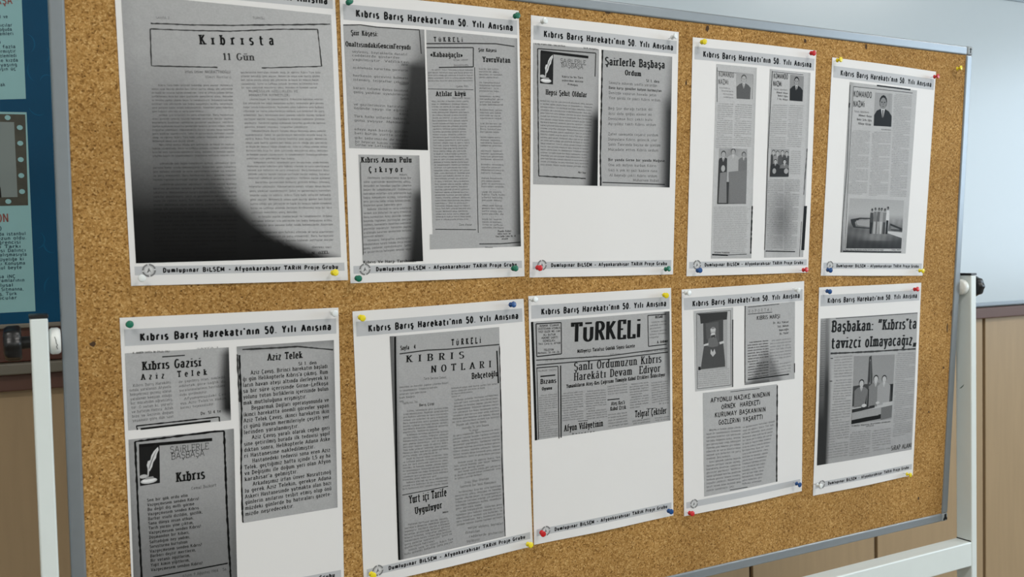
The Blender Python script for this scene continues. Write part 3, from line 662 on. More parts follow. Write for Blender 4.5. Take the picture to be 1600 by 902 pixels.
c.T('İrfan Ünver NASRATTINOĞLU', (448, 468), (738, 470), 18, 'type'); c.T('(Gezi Notları)', (580, 500), (742, 502), 16, 'type', M_INK3)
c.body([(235, 552), (752, 552), ('A3', 222, 132), ('A3', 700, 128)], 20, m=M_INK2, hf=.5)
c.body([('A3', 222, 178), ('A3', 706, 172), ('A3', 225, 272), ('A3', 710, 268)], 5, m=M_INK2, hf=.5)
c.body([('A3', 225, 300), ('A3', 712, 296), ('A3', 232, 730), ('A3', 714, 722)], 19, m=M_INK2, hf=.5)
c.body([('A2', 66, 470), ('A2', 578, 470), ('A2', 72, 568), ('A2', 555, 566)], 5, m=M_INK2, hf=.5, para=0)
c.body([('A2', 118, 592), ('A2', 432, 592), ('A2', 120, 617), ('A2', 380, 617)], 2, ['MÜMESSİLİN ÖZELLİKLERİ VE', 'MANASTIR KIYMETLERİ'], M_INK2, .6)
c.body([('A2', 80, 642), ('A2', 595, 642), ('A4', 105, 262), ('A4', 585, 262)], 21, m=M_INK2, hf=.5)
c.body([('A4', 108, 288), ('A4', 586, 286), ('A4', 128, 540), ('A4', 600, 535)], 11, m=M_INK2, hf=.5)
c.body([('A4', 120, 582), ('A4', 605, 578), ('A4', 130, 632), ('A4', 605, 625)], 3, m=M_INK2, hf=.5)
c.T('(Devamı var)', ('A4', 480, 668), ('A4', 592, 668), 12, 'type'); c.T('N. ÖZEL', ('A4', 480, 706), ('A4', 578, 700), 16, 'bold')
c.done()

# ---------------- sheet 2: three cuttings
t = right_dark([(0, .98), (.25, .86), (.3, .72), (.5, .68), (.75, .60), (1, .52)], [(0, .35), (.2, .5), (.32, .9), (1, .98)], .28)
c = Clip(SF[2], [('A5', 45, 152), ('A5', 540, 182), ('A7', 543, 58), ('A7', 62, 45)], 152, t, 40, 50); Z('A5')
c.T('Şiir Köşesi:', (95, 215), (257, 222), 30); c.T('OnaltısındakiGencinFeryadı', (62, 283), (455, 304), 29)
c.R([(45, 153), (150, 152), (250, 166), (510, 184), (522, 330)], 1.2, M_INK2)
for (y, x0, x1) in ((322, 100, 435), (345, 100, 390), (370, 102, 445), (400, 400, 440), (420, 104, 440), (468, 106, 440), (494, 108, 445), (520, 390, 440), (545, 108, 440), (570, 108, 450), (610, 395, 445), (645, 110, 425),
                    (668, 112, 450), (705, 390, 440), (718, 112, 430), (743, 114, 450), (797, 114, 440), (822, 116, 440), (850, 116, 440), (874, 118, 440), (893, 118, 440)):
    c.T(line_text(max(4, int((x1 - x0) / 13))), (x0, y), (x1, y + (x1 - x0) * .055), 14, 'type', M_INK2, 'body_text', .2)
c.done()
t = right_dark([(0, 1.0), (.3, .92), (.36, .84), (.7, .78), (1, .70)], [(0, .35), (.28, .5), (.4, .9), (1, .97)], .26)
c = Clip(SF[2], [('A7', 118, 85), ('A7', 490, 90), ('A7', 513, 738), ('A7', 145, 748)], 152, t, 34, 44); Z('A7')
c.T('Kıbrıs Anma Pulu', (138, 133), (440, 133), 33); c.T('Ç ı k ı y o r', (185, 193), (388, 191), 33); c.T('Ankara,', (368, 213), (418, 213), 12, 'type')
c.body([(150, 234), (440, 234), (150, 690), (440, 668)], 20, m=M_INK2, hf=.55)
c.R([(130, 130), (135, 330), (148, 700)], .8, M_INK2); c.T('Kıbrıs Ve Harp Tarihinde', (150, 752), (470, 742), 16, 'bold')
c.done()
t = right_dark([(0, 1.0), (.4, .97), (1, .93)], [(0, .5), (.4, .75), (.6, .92), (1, .92)], .14)
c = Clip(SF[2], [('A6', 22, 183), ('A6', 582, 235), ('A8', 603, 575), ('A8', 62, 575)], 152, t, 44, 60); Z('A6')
c.T('T Ü K R E L İ', (72, 255), (245, 257), 27); c.R([(24, 268), (300, 266), (450, 268), (565, 285)], 1.4); c.R([(24, 292), (312, 292), (312, 410), (100, 414)], 1.4)
c.T('«Kabaağaçlı»', (50, 348), (245, 352), 30); c.T('İrfan Ünver', (190, 373), (280, 371), 11, 'type'); c.T('Nasrattınoğlu', (193, 406), (280, 404), 11, 'type')
c.body([(34, 432), (308, 434), (34, 500), (308, 498)], 5, m=M_INK2, hf=.55); c.T('(Şahin Yel)', (205, 536), (280, 534), 11, 'type'); c.R([(34, 545), (312, 550)], .7)
c.T('Atlılar köyü', (85, 590), (263, 588), 30); c.T('Emin İrtelin Yazıları', (185, 606), (292, 607), 11, 'type')
c.body([(57, 625), (285, 625), ('A8', 82, 487), ('A8', 300, 485)], 44, m=M_INK2, hf=.55, para=0, rag=.12)
c.T('Ziya Hazar', ('A8', 225, 520), ('A8', 303, 520), 12, 'type'); c.R([('A8', 78, 543), ('A8', 328, 545)], 1.0); c.R([(320, 412), ('A8', 342, 565)], .9)
c.T('Şiir Köşesi', (345, 315), (453, 319), 20); c.T('YavruVatan', (372, 380), (537, 385), 33)
for k in range(12):
    y = 108.8 + 21.35 * k; x0 = 748.7 + .45 * k
    for j in range(4):
        c.T(line_text(random.randint(16, 20)), ('P', x0, y + j * 4.35), ('P', x0 + random.uniform(29, 37), y + j * 4.35 + .6), 2.6, 'type', M_INK2, 'body_text', .2)
    if k < 11: c.T('* * *', ('P', x0 + 14, y + 17.4), ('P', x0 + 22, y + 17.4), 1.6, 'type', M_INK2)
c.done()
c = Clip(SF[2], [('A8', 45, 574), ('A8', 603, 574), ('A8', 605, 648), ('A8', 45, 666)], 152, right_dark([(0, .93), (1, .93)], [(0, .85), (1, .9)], .14), 30, 6)
Z('A8')
for i, s in enumerate(('Piyade Komut', 'Kıbrıs Gazisi Ser.', 'Yeni Cadde Çukur No: 40', 'Afyon')): c.T(s, (463 + (i == 3) * 25 - (i == 2) * 14, 560 + i * 16), (545 + (i == 2) * 28 - (i == 3) * 20, 558 + i * 15.5), 11, 'bold', M_INK2)
c.R([(348, 633), (480, 632), (602, 622)], 1.2); c.T('Afyon', (385, 656), (430, 656), 6, 'bold'); c.done()

# ---------------- quill vignette used by two cuttings
def quill(c, q):
    c.pic(q, lambda u, v: .012, 2, 2)
    c.pp([(.93, .06), (.96, .14), (.86, .24), (.82, .34), (.68, .44), (.62, .56), (.50, .66), (.42, .62), (.36, .50), (.42, .40), (.54, .38), (.60, .26), (.72, .16)], 205)
    c.pp([(.90, .1), (.66, .3), (.5, .5), (.42, .64), (.46, .64), (.56, .5), (.72, .3)], 120)
    c.pp([(.40, .60), (.48, .60), (.44, .78), (.38, .80)], 190)
    c.ell(.18, .77, .2, .05, 185); c.ell(.45, .90, .42, .07, 195); c.ell(.45, .885, .34, .045, 225); c.pp([(.30, .80), (.66, .80), (.72, .86), (.24, .86)], 150)

# ---------------- sheet 3
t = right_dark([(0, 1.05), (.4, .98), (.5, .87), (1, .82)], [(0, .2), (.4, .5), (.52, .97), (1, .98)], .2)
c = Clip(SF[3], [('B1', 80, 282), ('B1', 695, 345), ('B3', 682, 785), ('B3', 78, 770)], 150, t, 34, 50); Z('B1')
c.T('S. YIL: 9 SAYI: 2350 – SALI 30 EYLÜL', (100, 298), (380, 320), 14, 'bold'); c.T('ŞİİR KÖŞESİ', (550, 335), (680, 352), 12, 'bold')
c.R([(122, 336), (664, 380), (658, 600)], 1.5); c.R([(122, 336), (122, 700), ('B3', 130, 692), ('B3', 570, 716)], 1.6, wavy=1)
c.R([(150, 364), (595, 418)], 3.4, M_INK); quill(c, [(148, 365), (270, 378), (265, 674), (143, 662)])
c.T('ŞAİRLERLE', (335, 468), (570, 490), 40, 'sans'); c.T('BAŞBAŞA', (345, 508), (545, 530), 38, 'sans')
for i, s in enumerate(('Kıbrıs'+"'"+'ta Ve Türk', 'askerimin anısına', 'Armağan')): c.T(s, (352 + 50 * (i == 2), 608 + 35 * i), (545 - 50 * (i == 2), 620 + 35 * i), 18, 'bold', M_INK2)
c.T('Hepsi Şehit Oldular', (200, 768), (578, 795), 48)
c.body([(145, 832), (640, 868), ('B3', 148, 590), ('B3', 590, 612)], 22, m=M_INK2, hf=.5, para=0, rag=.04); c.T('Nuri Onur', ('B3', 500, 665), ('B3', 570, 672), 18, 'bold', M_INK2)
c.done()
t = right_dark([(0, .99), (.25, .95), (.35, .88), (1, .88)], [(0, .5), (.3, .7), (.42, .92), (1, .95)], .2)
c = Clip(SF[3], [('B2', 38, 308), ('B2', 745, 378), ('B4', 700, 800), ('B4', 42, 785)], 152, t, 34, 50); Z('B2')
c.R([(38, 310), (28, 902), ('B4', 50, 300), ('B4', 46, 500), ('B4', 50, 785)], 2.2, M_INK, wavy=.6); c.R([('B4', 66, 752), ('B4', 655, 772)], 1.4)
c.T('Şairlerle Başbaşa', (70, 462), (665, 496), 78, 'slab'); c.T('Ordum', (270, 562), (425, 575), 50, 'slab'); c.T('SI 1. den', (482, 632), (612, 642), 26, 'bold', M_INK2)
P1 = ['Savaşta askerim sınıfla yürürdün', 'Bana karşı gönüller kalyon kurmuştun', 'Denizde vapurun havada jetin', 'Yine gördü ile yaktı Kıbrıs ordum.']
for i, s in enumerate(P1): c.T(s, (104, 650 + i * 51), (590 + (i == 1) * 44 + (i == 3) * 40 - (i == 2) * 8, 682 + i * 51 - (i > 1) * 6), 26, 'bold' if i == 1 else 'type', M_INK2)
P2 = [('Beğ Şiir durağı tatbik dil', 535), ('İkisi dolu göğüs elemir mi', 530), ('Denizimse bizi çekti kulu', 535), ('Ay–yıldız taktı Kıbrıs ordum', 570), ('', 0), ('Zafer savaşınla coşarız yurdum', 590), ('Dünyalara Kıbrıs gelincik olur', 580), ('Şanlı Tanrımda başına de gönlüm', 612), ('Mücadele ettim Kıbrıs ordum', 592), ('', 0), ('Bir yanda Girne bir yanda Mağusa', 650), ('Ona adı milyon kurban Kıbrıs', 572), ('Gazi k yok ki gazi kadere rana', 582), ('Al bayrağı çekti Kıbrıs ordum', 580), ('Muharrem Kubat', 598)]
for i, (s, x1) in enumerate(P2):
    if s: x0 = 122 + (i == 13) * 12 + (i == 14) * 235; c.T(s, ('B4', x0, 68 + i * 48.2), ('B4', x1, 78 + i * 48.2 - (i == 14) * 5), 24, 'bold' if i == 10 else 'type', M_INK2)
c.done()

# ---------------- sheet 4
c = Clip(SF[4], [('B6', 235, 237), ('B6', 533, 265), ('B7', 466, 746), ('B7', 197, 748)], 168, lambda u, v: 1 - .12 * sm((u - .9) * 8) - .15 * sm((v - .96) * 30), 20, 50); Z('B6')
c.R([(240, 262), (240, 520)], 1.2, M_INK3); c.R([(245, 290), (505, 318), (500, 500)], .8, M_INK3)
c.T('KOMANDO', (252, 328), (362, 338), 36, 'sansb', M_INK3); c.T('NAZMİ', (250, 386), (322, 390), 36, 'sansb', M_INK3)
for i, (x0, x1) in enumerate(((255, 340), (275, 358), (285, 358), (285, 360))): c.T(line_text(10), (x0, 418 + i * 23), (x1, 425 + i * 23), 12, 'type', M_INK3)
c.pic([(382, 298), (500, 312), (494, 500), (380, 494)], lambda u, v: .34 + .1 * v, 4, 6); c.man(.47, .22, .15, .72, 90, 170, 85, 1.6)
c.body([(246, 535), (360, 540), (230, 858), (350, 862)], 22, m=M_INK3, hf=.5); c.body([(375, 540), (498, 548), (362, 845), (490, 850)], 21, m=M_INK3, hf=.5)
Z('B7'); c.pic([(252, 8), (440, 12), (432, 382), (238, 382)], lambda u, v: .30 - .12 * sm((v - .15) * 3) + .04 * math.sin(9 * u + 7 * v), 14, 20)
c.man(.16, .10, .055, .52, 55, 160, 60, 3.5); c.man(.5, .05, .05, .52, 165, 160, 55, 2.2); c.man(.88, .1, .045, .52, 110, 150, 60, 3.2); c.ell(.16, .36, .07, .06, 165); c.pp([(.06, .44), (.28, .42), (.32, .98), (.04, .98)], 124)
c.pp([(.36, .42), (.99, .38), (.99, .98), (.42, .98)], 116)
c.body([(218, 405), (460, 405), (212, 700), (440, 712)], 26, m=M_INK3, hf=.5, para=0, rag=.1)
c.R([(474, 395), (462, 715)], 2.6, M_INK, wavy=.3); c.R([(205, 722), (310, 726)], 2.2, M_INK); c.R([(310, 724), (435, 718)], 1); c.T('Afyonlu Komando', (220, 712), (320, 714), 10, 'bold'); c.done()
t = lambda u, v: (1 - .55 * math.exp(-((u - .42) / .28) ** 2 - ((v - .80) / .16) ** 2)) * (1 - .25 * sm((.06 - u) * 20)) * (1 - .2 * sm((u - .93) * 20))
c = Clip(SF[4], [('B6', 630, 275), ('B6', 934, 303), ('B7', 817, 738), ('B7', 552, 742)], 166, t, 24, 50); Z('B6')
c.R([(648, 290), (615, 902), ('B7', 565, 500), ('B7', 555, 690)], 1.4); c.R([(650, 295), (880, 318)], .8)
c.T('KOMANDO', (658, 343), (763, 350), 36, 'sansb'); c.T('NAZMİ', (655, 400), (718, 404), 36, 'sansb')
for i, (x0, x1) in enumerate(((660, 760), (680, 762), (690, 762), (685, 762))): c.T(['Yazan Öğretmen', 'Ahmet Kaya', 'Bekir Oğlu', '2. Kıs. Hikaye'][i], (x0, 430 + i * 24), (x1, 437 + i * 24), 13, 'type' if i == 0 else 'bold', M_INK2)
c.pic([(782, 316), (884, 328), (877, 516), (776, 508)], lambda u, v: .25, 4, 6); c.man(.48, .22, .155, .7, 22, 150, 22, 1.7)
c.body([(645, 545), (760, 548), (622, 858), (745, 862)], 22, m=M_INK3, hf=.5); c.body([(772, 548), (880, 552), (757, 850), (862, 855)], 21, m=M_INK3, hf=.5)
Z('B7'); c.pic([(600, 10), (722, 14), (715, 198), (592, 198)], lambda u, v: .2 + .12 * (v < .4) - .1 * sm((v - .6) * 4), 10, 14)
for x_, y_, s_ in ((.14, .12, 60), (.36, .14, 140), (.62, .12, 80), (.86, .15, 70), (.25, .45, 40), (.75, .45, 110)): c.man(x_, y_, .07, .65, s_, 180, 30, 1.6)
c.pp([(.0, .7), (1, .7), (1, 1), (0, 1)], 40); c.ell(.2, .8, .1, .1, 150); c.ell(.85, .8, .12, .1, 160)
c.body([(735, 30), (800, 32), (725, 180), (795, 180)], 12, m=M_INK3, hf=.5, para=0); c.body([(580, 222), (682, 222), (568, 690), (678, 690)], 40, m=M_INK2, hf=.55); c.body([(692, 222), (795, 225), (688, 690), (770, 690)], 40, m=M_INK2, hf=.55)
c.R([(562, 698), (762, 702)], 1.6, M_INK); c.R([(832, 395), (814, 692)], 6.5, M_INK, wavy=.2); c.R([(842, 10), (820, 320)], 1.6, M_INK2, wavy=1); c.R([(805, 500), (792, 736)], 1, M_INK2); c.done()

# ---------------- sheet 5
t = lambda u, v: (1 - .25 * sm((.08 - u) * 14)) * (1 - .5 * sm((v - .8) * 4) * sm((.05 - u) * 30 + .5))
c = Clip(SF[5], [('B8', 258, 210), ('B8', 770, 275), ('C1', 682, 665), ('C1', 186, 656)], 163, t, 28, 50); Z('B8')
c.R([(260, 232), ('C1', 238, 0), ('C1', 205, 400), ('C1', 190, 656)], 1.3, M_INK2); c.R([(285, 245), ('C1', 246, 100), ('C1', 220, 640)], .9); c.R([(285, 245), (735, 295)], 1); c.R([(460, 238), (718, 270)], 2.4, M_INK)
c.R([(256, 370), (253, 405)], 3, M_INK)
c.T('KOMANDO', (287, 322), (420, 332), 44, 'sansb', M_INK2); c.T('NAZMİ', (285, 398), (367, 402), 44, 'sansb', M_INK2)
for i, (x0, x1) in enumerate(((290, 400), (325, 420), (312, 420), (322, 416))): c.T(['Yazan Öğretmen', 'Ahmet Kaya', 'Bekir Sıtkı Oğlu', 'Hikaye Kitabı'][i], (x0, 440 + i * 31), (x1, 450 + i * 31), 16, 'type' if i == 0 else 'bold', M_INK2)
c.pic([(448, 290), (580, 300), (570, 552), (437, 544)], lambda u, v: .32 + .03 * math.sin(20 * u), 6, 8); c.man(.48, .27, .185, .7, 14, 128, 14, 1.7)
c.T('Komando Nazmi', (495, 577), (568, 582), 12, 'type')
c.body([(275, 585), (410, 590), ('C1', 248, 210), ('C1', 385, 215)], 40, m=M_INK3, hf=.55); c.body([(428, 595), (568, 600), ('C1', 400, 222), ('C1', 540, 225)], 40, m=M_INK3, hf=.55)
c.body([(592, 305), (730, 318), ('C1', 560, 228), ('C1', 685, 232)], 60, m=M_INK3, hf=.55)
Z('C1')
c.pic([(258, 243), (668, 260), (648, 628), (228, 626)], lambda u, v: lerp_tab([(0, .36), (.3, .40), (.45, .22), (.6, .10), (.75, .08), (.9, .03), (1, .02)], v) * (1 + .25 * math.sin(23 * u + 17 * v) * math.sin(31 * u - 11 * v) * (v > .4)) * (1 + 1.4 * sm((v - .5) * 5) * math.exp(-((u - .55) / .25) ** 2) * (v < .85)), 44, 34)
c.pp([(.04, .42), (.2, .38), (.4, .38), (.4, .40), (.2, .41), (.12, .47), (.14, .56), (.4, .58), (.4, .60), (.1, .58), (.06, .5)], 40)
c.pp([(.14, .44), (.4, .42), (.4, .56), (.17, .53)], 150)
c.pp([(.76, .48), (1.0, .58), (1.0, .63), (.78, .62), (.78, .60), (.95, .61), (.76, .52)], 35); c.pp([(.78, .53), (.95, .60), (.78, .60)], 120); c.pp([(.72, .64), (1, .66), (1, .78), (.72, .68)], 190)
for i, x_ in enumerate((.41, .47, .535, .585, .645, .70)):
    y_ = (.22, .20, .20, .20, .21, .17)[i]; body = (60, 110, 90, 150, 120, 200)[i]
    c.pp([(x_ - .025, y_ + .05), (x_ + .025, y_ + .05), (x_ + .035, y_ + .22), (x_ + .02, .68), (x_ - .02, .68), (x_ - .03, y_ + .22)], body)
    c.pp([(x_ - .022, y_ + .25), (x_ + .022, y_ + .25), (x_ + .018, .70), (x_ - .018, .70)], (30, 160, 150, 175, 60, 14)[i])
    c.ell(x_, y_, .018, .035, 30, 8); c.ell(x_ - .004, y_ + .012, .011, .022, 120, 6)
c.T('Kıbrıs Barış Harekatına katılan Afyonlu erler bir arada', (225, 642), (510, 642), 11, 'bold'); c.T('Foto: 1974', (575, 642), (640, 642), 10, 'bold'); c.R([(205, 648), (420, 652), (648, 654)], 2.4, M_INK); c.done()

# ---------------- sheet 6
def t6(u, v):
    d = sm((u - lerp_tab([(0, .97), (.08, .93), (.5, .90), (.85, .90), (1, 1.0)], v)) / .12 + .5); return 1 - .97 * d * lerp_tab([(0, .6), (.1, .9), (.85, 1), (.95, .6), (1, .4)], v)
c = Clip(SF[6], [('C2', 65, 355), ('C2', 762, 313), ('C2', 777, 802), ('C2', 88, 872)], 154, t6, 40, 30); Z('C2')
c.T('K. HABER SAYFA 30 EYLÜL SALI', (120, 357), (365, 345), 12, 'bold', M_INK2); c.T('SAYFA 1', (550, 328), (690, 318), 10, 'type', M_INK2)
c.R([(315, 378), (468, 367)], 1.2, M_INK); c.T('Kıbrıs Gazisi', (187, 468), (572, 440), 58); c.T('A z i z    T e l e k', (178, 533), (612, 498), 40, 'slab')
S6A = ['>Kıbrıs Barış Harekâtı', 'nında yaralanan Afyonlu', 'hemşehrimiz gazimiz olarak', 'yaralanan komşum olduğu', 'bir mücahidin öğrenilmiş', 'tir. O vatan ki, yararlı', 've hatırım Hatıra. Allah', 'bize ve Gazinin doğum', 'yaşaması göre dün saat']
c.body([(95, 582), (372, 557), (118, 815), (392, 785)], 9, S6A, M_INK2, .62)
S6B = ['de yapılmış olan, nakledil', 'edilerek göre sağlık du', 'yaralanmalarının hastahane', 'duğu görülmüştür.<', '>Afyonumuzdaki Çav', 'vuş Aziz Telek'+"'"+'in Hakim', 'birinci teşekkülüdür.<']
c.body([(428, 553), (735, 520), (440, 728), (745, 690)], 7, S6B, M_INK2, .55, nch=30); c.T('Dv. SI 4 te', (575, 768), (708, 750), 20, 'bold', M_INK2)
c.R([(150, 868), (142, 842), (698, 780), (700, 812)], 1.4, M_INK, wavy=.3); c.R([(170, 862), (640, 808)], 2.2, M_INK); c.done()
t = lambda u, v: (1 - .25 * sm((u - .93) * 10)) * (1 - .3 * sm((.05 - v) * 20)) * (1 - .28 * sm((u - .6) * 2) * sm((.5 - abs(v - .35)) * 2))
c = Clip(SF[6], [('C3', 42, 308), ('C3', 695, 265), ('C5', 652, 480), ('C5', 75, 574)], 152, t, 36, 44); Z('C3')
c.R([(80, 328), (330, 316), (450, 308), (690, 330)], 1.8, wavy=.4); c.R([(45, 360), (62, 680)], 1.8, wavy=1); c.R([(60, 365), (75, 720), ('C5', 65, 250), ('C5', 72, 495), ('C5', 76, 570)], 1.8, M_INK, wavy=1)
c.T('Aziz Telek', (253, 402), (480, 385), 46, 'slab'); c.T('SI 1. den', (458, 435), (577, 426), 22, 'bold')
S6C = ['>Aziz Çavuş, Birinci harekatın başladı', 'ğı gün Helikopterle Kıbrıs'+"'"+'a çıkmış. Rum', 'ların havan ateşi altında ilerleyerek kı', 'sa bir süre içerisinde Girne–Lefkoşa', 'yolunu tutan birliklerin içerisinde bulun', 'mak mutluluğuna erişmiştir.<', '>Beşparmak Dağları operasyonunda ve', 'İkinci harekatta önemli görevler yapan', 'Aziz Telek Çavuş, İkinci harekatın ikin', 'ci günü Havan mermileriyle çeşitli yer', 'lerinden yaralanmıştır.<', '>Aziz Çavuş yaralı olarak cephe geri', 'sine getirilmiş burada ilk tedavisi yapıl', 'dıktan sonra, Helikopterle Adana Aske', 'ri Hastanesine nakledilmiştir.<', '>Hastanedeki tedavisi sona eren Aziz', 'Telek, geçtiğimiz hafta içinde 1,5 ay ha', 'va Değişimi ile doğum yeri olan Afyon', 'karahisar'+"'"+'a gelmiştir.<', '>Arkadaşımız İrfan Ünver Nasrattınoğ', 'lu gerek Aziz Telekin, gerekse Adana', 'Askeri Hastanesinde yatmakta olan bazı', 'günlerin anılarını tesbit etmiş olup önü', 'müzdeki günlerde bu hatıraları gazete-', 'mizde neşredecektir.<']
c.body([(85, 500), (652, 452), ('C5', 92, 530), ('C5', 615, 440)], 25, S6C, M_INK, .66, nch=38, style='bold'); c.done()
t = lambda u, v: (1 - .5 * sm((v - .1) * 1.3)) * (1 - .35 * sm((u - .88) * 8)) * (1 - .2 * sm((.08 - u) * 12))
c = Clip(SF[6], [('C4', 42, 68), ('C4', 682, 0), ('P', 371, 925), ('P', 210, 938)], 146, t, 30, 44); Z('C4')
c.R([(80, 80), (560, 18), (622, 14), (640, 500), (660, 870), (664, 925)], 2.2, M_INK, wavy=1); c.R([(82, 80), (100, 500), (122, 900), (124, 950)], 2.2, M_INK, wavy=1)
c.R([(105, 105), (300, 88), (550, 66)], 3.6, M_INK); quill(c, [(105, 108), (230, 96), (233, 330), (112, 350)])
c.T('ŞAİRLERLE', (296, 148), (528, 124), 38, 'sans', M_INK); c.T('BAŞBAŞA', (303, 188), (502, 165), 38, 'sans', M_INK); c.T('Kıbrıs', (337, 325), (502, 303), 58, 'slab'); c.T('Cemal Bozkurt', (425, 372), (575, 350), 18, 'type', M_INK)
S6D = [('Sen bir gök ordu elin', 400), ('Vazgeçmesem senden Kıbrıs!', 468), ('Bu değil diş milli görme', 440), ('Vazgeçmesem senden Kıbrıs', 468), ('Barbar usulü dizildin, gazilik,', 490), ('Sana dünya insan utkun,', 435), ('Tarih yaranı yine çıktım,', 435), ('Vazgeçmesem senden Kıbrıs!', 480), ('Düşmandan bir kibarı,', 410), ('Saftadığım ney yadımı,', 415), ('Soruşturma kurtulsun', 398), ('Vazgeçmesem senden Kıbrıs!', 486), ('Barbarı deştir mertlerin,', 450), ('Bir vatanlı öğütlerim,', 415), ('Yiğit kimin yiğitlerim,', 412), ('Vazgeçmesem senden Kıbrıs!', 490)]
for i, (s, x1) in enumerate(S6D): c.T(s, (156 + i * 1.6, 445 + i * 28.2), (x1, 445 + i * 28.2 - (x1 - 156) * .13), 18, 'bold', M_INK, 'body_text', .2)
c.R([(190, 905), (645, 818)], 1.6, M_INK); c.T('Afyon 9 Ağustos 1964   Sa.', (370, 905), (640, 860), 18, 'type', M_INK); c.done()

# ---------------- sheet 7
t = lambda u, v: (1 - .65 * sm((.06 - u) * 30)) * (1 - .12 * v)
c = Clip(SF[7], [('C6', 262, 270), ('C7', 410, 210), ('D1', 428, 655), ('C8', 285, 800)], 152, t, 40, 56); Z('C6')
c.R([(296, 272), (302, 902), ('C8', 270, 300), ('C8', 287, 798)], 2.6, M_INK); c.T('Sayfa   4', (332, 358), (425, 348), 26, 'slabc')
c.R([(325, 382), (500, 358), (636, 352), ('C7', 200, 340), ('C7', 412, 322)], 1.5); c.T('T Ü R K E L İ', ('C7', 105, 328), ('C7', 290, 312), 38, 'slabc')
c.T('K I B R I S', (372, 436), ('C7', 180, 410), 44, 'serif'); c.T('N O T L A R I', (530, 502), ('C7', 355, 468), 44, 'serif'); c.T('Behçetoğlu', ('C7', 236, 542), ('C7', 400, 524), 36, 'slab')
c.T('Tarih Derinse Zaman,', (480, 548), (625, 538), 14, 'type')
c.body([(325, 602), (636, 572), (325, 692), (350, 688)], 5, m=M_INK2, hf=.55, lines=None, para=0); c.T('Tarihçinin Tez', (345, 706), (440, 694), 14, 'type', M_INK2); c.T('Barış Çizgi', (452, 718), (545, 708), 16, 'bold', M_INK2)
c.body([(348, 755), (636, 732), ('C8', 308, 372), ('C8', 583, 335)], 27, m=M_INK2, hf=.58); Z('C8')
c.R([(305, 404), (583, 350)], 1); c.T('Yurt içi Tarife', (350, 455), (572, 408), 48, 'slab'); c.T('Uyguluyor', (385, 518), (545, 482), 40, 'slab'); c.T('Ankara', (550, 515), (583, 508), 12, 'bold')
c.body([(320, 592), (583, 548), (320, 770), ('D1', 110, 690)], 10, m=M_INK2, hf=.6)
Z('C7'); c.R([(395, 362), (405, 570)], 2, M_INK); c.R([(412, 330), (425, 900), ('D1', 405, 180), ('D1', 425, 655)], 1.3, M_INK, wavy=.3)
c.body([(103, 608), (395, 578), (105, 662), (160, 655)], 4, m=M_INK2, hf=.58, para=0); c.body([(125, 684), (402, 650), (110, 825), (412, 790)], 8, m=M_INK2, hf=.58, para=0)
for s, x0, y0, x1 in (('Duyum adı oturum demiş,', 135, 845, 330), ('İnsanoğlu Tü Satır Duşunu', 172, 865, 342), ('Ya Soruşu?', 218, 880, 275)): c.T(s, (x0, y0), (x1, y0 - (x1 - x0) * .13), 14, 'type', M_INK2)
Z('D1'); c.body([(108, 50), (390, 8), (112, 182), (395, 150)], 8, m=M_INK2, hf=.58, para=0); c.body([(115, 215), (395, 178), (118, 310), (398, 262)], 6, m=M_INK2, hf=.58, para=3)
c.T('Orası Ulus Oturuşu', (178, 335), (325, 308), 14, 'type', M_INK2); c.T('Saatlerin Dar Sözü Konuşması', (150, 360), (370, 330), 14, 'type', M_INK2)
c.body([(120, 395), (400, 352), (130, 590), (408, 540)], 11, m=M_INK2, hf=.6, para=6); c.body([(178, 612), (412, 582), (190, 690), (414, 660)], 4, m=M_INK2, hf=.55, para=2); c.done()

# ---------------- sheet 8
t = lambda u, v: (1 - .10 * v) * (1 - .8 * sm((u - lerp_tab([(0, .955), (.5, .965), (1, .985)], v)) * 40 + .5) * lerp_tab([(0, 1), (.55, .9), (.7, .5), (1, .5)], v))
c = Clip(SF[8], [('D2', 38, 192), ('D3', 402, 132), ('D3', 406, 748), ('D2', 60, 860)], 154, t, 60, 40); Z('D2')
c.R([(42, 192), (56, 600), (64, 860)], 3.6, M_INK); c.R([(64, 203), (205, 196), (207, 372), (68, 388), (64, 203)], 1.4, M_INK)
for i, (s, x0, x1) in enumerate((('NAMIK EŞİMİN', 85, 190), ('GAZETESİNİN AYDINLIĞ', 75, 200), ('YAZI İŞLERİ MD. CAN', 78, 198), ('ALİ BÜTÜN', 105, 172), ('ABONE ŞARTI', 95, 185), ('SENELİĞİ', 102, 170), ('Yeri: Çarşı İş. AFYON', 78, 200), ('', 0, 0), ('TELEFON', 108, 162), ('Matbaası: 50.–110.–20.–', 75, 202))):
    if s: c.T(s, (x0, 220 + i * 17), (x1, 220 + i * 17 - (x1 - x0) * .05), 11, 'bold', M_INK2)
c.T('TÜRKELİ', (268, 305), ('D3', 232, 278), 104, 'deco'); c.T('Milliyetçi Tarafsız Günlük Siyasi Gazete', (297, 367), ('D3', 203, 335), 19, 'slabc')
c.R([(64, 408), (469, 384), ('D3', 390, 340)], 1.4); c.R([(66, 436), (469, 402), ('D3', 393, 362)], 1.6)
c.T('YIL: 24  SAYI: 5572', (115, 414), (220, 405), 10, 'type'); c.T('Yayın Tarihi: 1974', (308, 400), (405, 390), 10, 'type'); c.T('FİATI 50 Krş.', ('D3', 65, 382), ('D3', 125, 376), 10, 'type'); c.T('21 TEMMUZ 1974 PAZAR', ('D3', 240, 366), ('D3', 380, 354), 9, 'type')
Z('D3'); c.R([(278, 156), (382, 148)], 1.3, M_INK); c.R([(278, 156), (282, 330), (385, 318)], 1.3, M_INK); c.T('HİSAR', (322, 172), (362, 168), 14, 'slabc')
c.body([(292, 200), (384, 190), (288, 285), (384, 275)], 6, m=M_INK2, hf=.55, para=3); c.T('A. Özdemir', (332, 313), (392, 306), 15, 'slabc')
